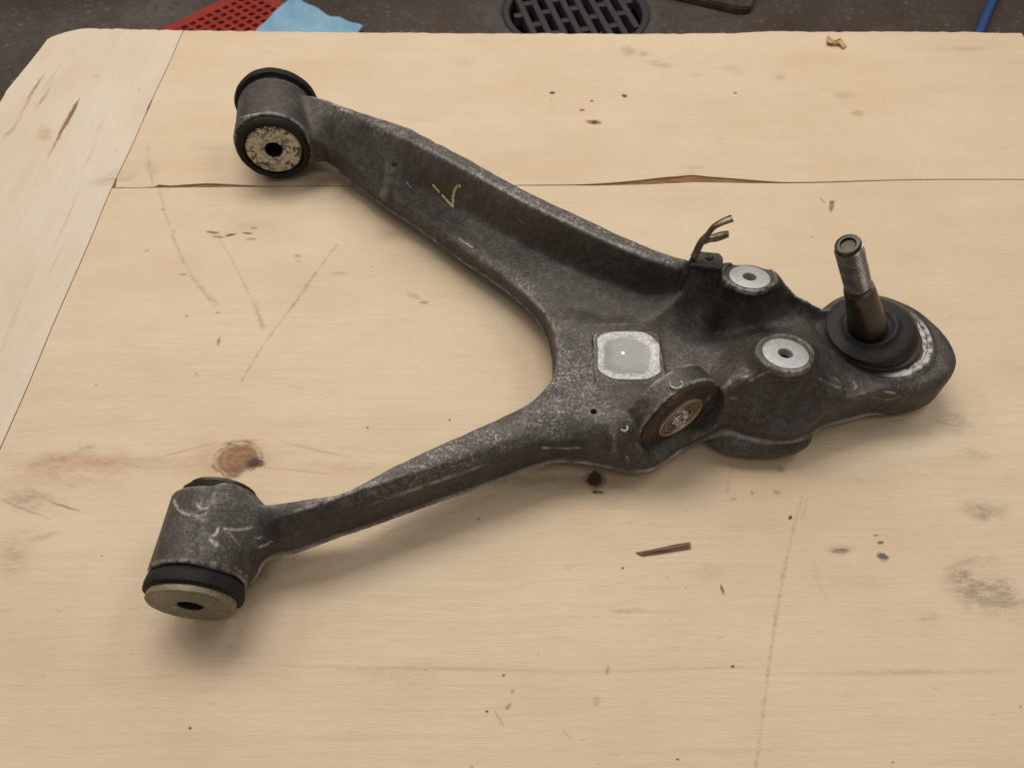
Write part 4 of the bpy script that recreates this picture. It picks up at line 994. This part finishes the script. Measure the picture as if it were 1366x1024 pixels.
for pts, w in [([(232, 667), (236, 675), (243, 682), (252, 686)], 1.1), ([(262, 672), (268, 678), (276, 677)], .9), ([(255, 685), (266, 688), (275, 684)], .8), ([(262, 690), (272, 694)], .7),
               ([(291, 704), (288, 712), (280, 716), (284, 722), (290, 724)], .9), ([(299, 705), (320, 706), (336, 703)], .8), ([(280, 717), (286, 726), (296, 729)], .9),
               ([(345, 729), (356, 726), (362, 722)], 1.0), ([(306, 710), (314, 720), (320, 727)], .5), ([(340, 718), (350, 716)], .8), ([(192, 752), (250, 749), (300, 752), (330, 768)], .5),
               ([(724, 597), (750, 598), (773, 597)], 1.0), ([(975, 531), (983, 530)], 1.2), ([(1000, 508), (1012, 501), (1026, 495)], .9), ([(1180, 522), (1193, 524)], 1.0), ([(1165, 530), (1185, 533), (1200, 529)], .6),
               ([(1092, 505), (1112, 514), (1132, 520)], .6), ([(1138, 508), (1142, 516), (1134, 521)], .7), ([(455, 146), (470, 150)], 1.2), ([(540, 240), (548, 250)], .6), ([(690, 290), (700, 300)], .5), ([(612, 318), (630, 330)], .8), ([(860, 450), (880, 460)], .5),
               ([(785, 510), (790, 520)], .5), ([(1060, 395), (1075, 402), (1090, 407)], .8), ([(980, 385), (1000, 391), (1020, 386)], .9), ([(318, 158), (345, 152), (380, 156), (402, 170)], .8)]:
    h_ = [onto(*p)[0] for p in catmull(pts, 3)]; h_ = [h for h in h_ if h is not None]
    for a_, b_ in zip(h_, h_[1:]):
        a_, b_ = np.array(a_), np.array(b_); d_ = b_ - a_
        if d_ @ d_ < 1e-12 or d_ @ d_ > .0009: continue
        t_ = np.clip(((V - a_) @ d_) / (d_ @ d_), 0, 1); D_ = np.linalg.norm(V - a_ - t_[:, None] * d_, axis=1)
        wm_ = np.maximum(wm_, min(w, 1) * np.clip(1.7 - D_ / (.0008 * max(w, .7)), 0, 1))
body.data.attributes['wear_glint'].data.foreach_set('value', wm_.astype(np.float32))
# stamped dots of the part mark on the plate
dots = []
for gx_, n_ in ((795, 2), (835, 3)):
    bm = bmesh.new()
    for j in range(3):
        for i in range(n_ * 2 + 1):
            if random.random() < .35: continue
            c, n = onto(gx_ - 8 + i * 3.2, 526 + j * 3.2, .00012)
            if c is None: continue
            r_, u_, a_ = frame_of(n)
            bm.faces.new([bm.verts.new(c + (r_ * math.cos(t * 1.0472) + u_ * math.sin(t * 1.0472)) * .0005) for t in range(6)])
    k = bracket_steel; bm_obj('dot_stamp', bm, k, arm, smooth=False)

# ================================================================== LOOSE BITS ON THE BOARD
k = NT('dark_bark'); n = k.noise(k.mapping(k.obj, rot=(0, 0, -.17), scale=(30, 900, 60)), 1, 4, .7)
bark = k.fin(k.mix(n, (.05, .025, .018), (.28, .17, .12)), .75, 0); k.bump(n, .6, .0006)
c0 = P(885, 733)
sp = thing('wood_splinter', (c0.x, c0.y, 0), 'thin dark brown wood splinter lying on the near side of the board', 'splinter')
bm = bmesh.new()
pa = [P(x, y, 0) for x, y in [(848, 737), (856, 741), (885, 737), (921, 731), (920, 724), (900, 727), (870, 733)]]
lo = [bm.verts.new((p.x, p.y, .0003)) for p in pa]; hi = [bm.verts.new((p.x, p.y, .0020 if 0 < i < 6 else .001)) for i, p in enumerate(pa)]
bm.faces.new(lo[::-1]); bm.faces.new(hi)
for i in range(7): bm.faces.new((lo[i], lo[(i + 1) % 7], hi[(i + 1) % 7], hi[i]))
bm_obj('splinter_body', bm, bark, sp, smooth=False)
bm = bmesh.new()
rid = [P(858, 737, .0024), P(885, 733, .0026), P(918, 727, .0024)]
bm_obj('splinter_ridge', tube(rid, [.0003, .0006, .0005], 6), bark, sp)
k = NT('ochre_shaving'); shav = k.fin(k.mix(k.noise(k.mapping(k.obj, scale=(100, 600, 100)), 1, 4), (.38, .20, .08), (.62, .42, .22)), .7, 0)
c0 = P(1110, 60); sh = thing('wood_shaving', (c0.x, c0.y, 0), 'small curled ochre wood shaving near the far edge of the board', 'wood shaving')
bm = bmesh.new(); prev = None
for i in range(15):
    f = i / 14; c = P(1099 + 24 * f, 56 + 8 * f + 2 * math.sin(f * 7), 0); w = .005 * (1.25 - .6 * f) * (1 - .4 * abs(math.sin(f * 5)))
    row = []
    for j in range(7):
        a = (j / 6 - .5) * 3.6; row.append(bm.verts.new((c.x + .001 * j, c.y + math.sin(a) * w, .0005 + (1 - math.cos(a)) * w * .55 + .002 * math.sin(f * 3.1))))
    if prev:
        for j in range(6): bm.faces.new((prev[j], prev[j + 1], row[j + 1], row[j]))
    prev = row
o = bm_obj('curl', bm, shav, sh); o.modifiers.new('thick', 'SOLIDIFY').thickness = .0006

# ================================================================== THE FLOOR AND WHAT LIES ON IT
FZ = -.6
k = NT('worn_concrete'); v = k.obj
agg = k.voro(v, 62); n1 = k.noise(v, 2.2, 7, .7); n2 = k.noise(v, 30, 6, .7); n3 = k.noise(v, 160, 4, .7)
col = k.ramp(n1, [(.3, (.044, .030, .022)), (.5, (.076, .054, .041)), (.7, (.120, .106, .097))])
stone = k.ramp(agg.outputs['Color'], [(0, (.035, .027, .022)), (.4, (.075, .058, .048)), (.75, (.12, .105, .095)), (1, (.20, .19, .18))])
am = k.math('MULTIPLY', k.mr(agg.outputs['Distance'], .42, .25), k.mr(n1, .36, .60, .25, .95))
col = k.mix(am, col, stone); col = k.mix(k.mr(n2, .5, .72, 0, .6), col, (.06, .047, .040))
col = k.mix(k.mr(n3, .58, .7, 0, .5), col, (.18, .165, .15))
# dark greasy patch and bluish worn patch
k.bump(k.math('ADD', n2, k.math('MULTIPLY', n3, .5)), .5, .003)
conc = k.fin(col, k.mr(n2, .3, .7, .6, .85), 0, .4)
bm = prism([(-9, -6), (9, -6), (9, 9), (-9, 9)], FZ - .1, FZ)
# leave the drain opening free: floor is built of a ring round the pit instead of one face
bm.free()
DRC = P(768, 16, FZ); DRR = .186
bm = bmesh.new(); N = 64
inn = [bm.verts.new((DRC.x + .262 * math.cos(2 * math.pi * i / N), DRC.y + .262 * math.sin(2 * math.pi * i / N), FZ)) for i in range(N)]
outv = [bm.verts.new((DRC.x + 9 * math.cos(2 * math.pi * i / N), DRC.y + 9 * math.sin(2 * math.pi * i / N), FZ)) for i in range(N)]
for i in range(N): bm.faces.new((inn[i], inn[(i + 1) % N], outv[(i + 1) % N], outv[i]))
fl = bm_obj('floor', bm, conc, None, smooth=False); tag(fl, kind='structure')
k = NT('collar_cement'); collar_m = k.fin(k.mix(k.mr(k.noise(k.obj, 20, 6, .7), .35, .65), (.055, .045, .040), (.10, .085, .077)), .75, 0); k.bump(k.noise(k.obj, 90, 5, .7), .4, .003)
k = NT('cast_iron'); iron = k.fin(k.mix(k.noise(k.obj, 60, 6, .7), (.055, .052, .053), (.10, .095, .097)), .5, .5); k.bump(k.noise(k.obj, 200, 4), .3, .001)
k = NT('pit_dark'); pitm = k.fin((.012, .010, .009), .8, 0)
dr = thing('floor_drain', (DRC.x, DRC.y, FZ), 'round cast iron floor drain with staggered slots in a cement collar, behind the board', 'floor drain')
bm_obj('collar', lathe([(.262, -.02), (.262, .0), (.250, .006), (.206, .004), (.200, -.004), (.200, -.06)], DRC, (0, 0, 1), 96), collar_m, dr)
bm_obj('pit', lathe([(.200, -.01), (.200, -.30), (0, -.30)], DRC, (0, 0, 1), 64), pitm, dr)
bm_obj('grate_rim', lathe([(.1995, -.03), (.1995, .001), (.196, .003), (DRR, .003), (.1825, .000), (.1825, -.03)], DRC, (0, 0, 1), 96, closed=True), iron, dr)
q0, q1 = P(692, 0, FZ), P(704, 26, FZ); sdv = (q0 - q1); sang = math.atan2(sdv.y, sdv.x)
su = Vector((math.cos(sang), math.sin(sang), 0)); sv = Vector((su.y, -su.x, 0))
pitchw, bw, tie = .0395, .0170, .018
def slat(name, c, du, dv, hl, hw, z0, z1):
    bm = bmesh.new(); vs = []
    for zz in (z0, z1):
        for a, b in ((-1, -1), (1, -1), (1, 1), (-1, 1)): vs.append(bm.verts.new(c + du * a * hl + dv * b * hw + Vector((0, 0, zz))))
    for f in ((0, 3, 2, 1), (4, 5, 6, 7), (0, 1, 5, 4), (1, 2, 6, 5), (2, 3, 7, 6), (3, 0, 4, 7)): bm.faces.new([vs[i] for i in f])
    bmesh.ops.bevel(bm, geom=[e_ for e_ in bm.edges if abs(e_.verts[0].co.z - e_.verts[1].co.z) < 1e-5 and e_.verts[0].co.z > FZ - .005], offset=.0015, segments=1, affect='EDGES')
    return bm_obj(name, bm, iron, dr, smooth=False)
offs = [(i - 4.5) * pitchw for i in range(10)]
for o_ in offs:
    L = math.sqrt(max(.1840 ** 2 - (abs(o_) + bw / 2) ** 2, .0001))
    if L > .02: slat('bar', DRC + sv * o_, su, sv, L, bw / 2, -.028, .002)
for i, (a, b) in enumerate(zip(offs, offs[1:])):
    mid = (a + b) / 2; L = math.sqrt(max(.183 ** 2 - mid ** 2, 0))
    for kk in range(-3, 4):
        p = kk * .108 + (.054 if i % 2 else 0) + .020
        if abs(p) < L - .012: slat('cross_tie', DRC + sv * mid + su * p, su, sv, tie / 2, (pitchw - bw) / 2 - .0002, -.026, .0012)
# red perforated mat
m0, m1 = P(219, 42, FZ), P(314, -3, FZ); mu = (m1 - m0).normalized(); mv = Vector((mu.y, -mu.x, 0))
mat_o = m0 + mu * -.24
k = NT('red_rubber'); redm = k.fin(k.mix(k.mr(k.noise(k.obj, 25, 5, .7), .4, .7), (.38, .034, .020), (.24, .026, .018)), .5, 0); k.bump(k.noise(k.obj, 120, 4), .2, .001)
rm = thing('red_floor_mat', (m0.x, m0.y, FZ), 'red perforated rubber mat on the concrete floor behind the board', 'floor mat')
bm = bmesh.new(); cell, hole, TH = .0265, .0165, .010
nu, nv = 18, 6; cache = {}
def mvx(u, v_, z_):
    key = (round(u, 5), round(v_, 5), z_)
    if key not in cache: cache[key] = bm.verts.new(mat_o + mu * u + mv * v_ + Vector((0, 0, z_)))
    return cache[key]
bd = .028
us = [0, bd]; 
for i in range(nu): us += [bd + i * cell + (cell - hole) / 2, bd + i * cell + (cell + hole) / 2]
us += [bd + nu * cell, 2 * bd + nu * cell]
vs_ = [0, bd]
for i in range(nv): vs_ += [bd + i * cell + (cell - hole) / 2, bd + i * cell + (cell + hole) / 2]
vs_ += [bd + nv * cell, 2 * bd + nv * cell]
def is_hole(i, j): return i >= 2 and j >= 2 and i % 2 == 0 and j % 2 == 0 and i < len(us) - 3 and j < len(vs_) - 3
for i in range(len(us) - 1):
    for j in range(len(vs_) - 1):
        a, b, c, d = us[i], us[i + 1], vs_[j], vs_[j + 1]
        if is_hole(i, j):
            for (p, q) in (((a, c), (b, c)), ((b, c), (b, d)), ((b, d), (a, d)), ((a, d), (a, c))):
                bm.faces.new((mvx(*p, TH), mvx(*q, TH), mvx(*q, .0005), mvx(*p, .0005)))
        else: bm.faces.new((mvx(a, c, TH), mvx(b, c, TH), mvx(b, d, TH), mvx(a, d, TH)))
U, VV = us[-1], vs_[-1]
for (p, q) in (((0, 0), (U, 0)), ((U, 0), (U, VV)), ((U, VV), (0, VV)), ((0, VV), (0, 0))):
    bm.faces.new([bm.verts.new(mat_o + mu * x + mv * y + Vector((0, 0, z_))) for x, y, z_ in ((*p, 0), (*q, 0), (*q, TH), (*p, TH))])
bm_obj('mat_sheet', bm, redm, rm, smooth=False)
# light blue cloth lying over the mat's edge
k = NT('blue_cloth'); clothm = k.fin(k.mix(k.mr(k.noise(k.obj, 9, 5, .7), .35, .65), (.22, .42, .60), (.34, .55, .72)), .95, 0, .1); k.bump(k.noise(k.obj, 700, 3), .4, .001)
cq = [P(389, 4, FZ), P(486, 45, FZ), P(430, 90, FZ), P(335, 56, FZ)]
bm = bmesh.new(); G = []
for i in range(41):
    row = []
    for j in range(41):
        u, w = i / 40, j / 40
        p = cq[0].lerp(cq[1], u).lerp(cq[3].lerp(cq[2], u), w)
        zz = FZ + .0135 + .004 * math.sin(u * 9 + w * 5) * math.sin(w * 7 + 1) + .003 * math.sin(u * 21 - w * 13)
        edge = min(u, w, 1 - u, 1 - w)
        row.append(bm.verts.new((p.x + .002 * math.sin(w * 9), p.y + .0025 * math.sin(u * 8), zz)))
    G.append(row)
for i in range(40):
    for j in range(40): bm.faces.new((G[i][j], G[i + 1][j], G[i + 1][j + 1], G[i][j + 1]))
cl = bm_obj('blue_cloth', bm, clothm, None); cl.modifiers.new('thick', 'SOLIDIFY').thickness = .003
tag(cl, 'light blue cloth corner lying over the edge of the red mat', 'cloth')
# dark slab corner
k = NT('dark_slab'); slabm = k.fin(k.mix(k.mr(k.noise(k.obj, 30, 6, .7), .35, .65), (.030, .022, .018), (.075, .058, .048)), .6, .1); k.bump(k.noise(k.obj, 90, 5), .4, .003)
sp_ = [P(868, -6, FZ), P(985, 21, FZ), P(1000, 20, FZ), P(1008, -8, FZ), P(1012, -60, FZ), P(850, -60, FZ)]
bm = prism([(p.x, p.y) for p in sp_], FZ + .0005, FZ + .022)
bmesh.ops.bevel(bm, geom=[e_ for e_ in bm.edges], offset=.004, segments=2, affect='EDGES')
tag(bm_obj('steel_plate', bm, slabm, None, smooth=False), 'dark brown flat plate corner lying on the floor right of the drain', 'floor plate')
# blue hose
k = NT('blue_hose_rubber'); hosem = k.fin(k.mix(k.noise(k.obj, 60, 4), (.012, .060, .22), (.025, .10, .32)), .45, 0)
hp = [Vector(p) for p in catmull([tuple(P(x, y, FZ + .012)) for x, y in ((1375, -90), (1347, -35), (1325, 0), (1308, 40), (1290, 90), (1288, 150))], 8)]
tag(bm_obj('blue_hose', tube(hp, [.0115] * len(hp), 16), hosem, None), 'dark blue air hose lying on the concrete at the far right corner', 'hose')
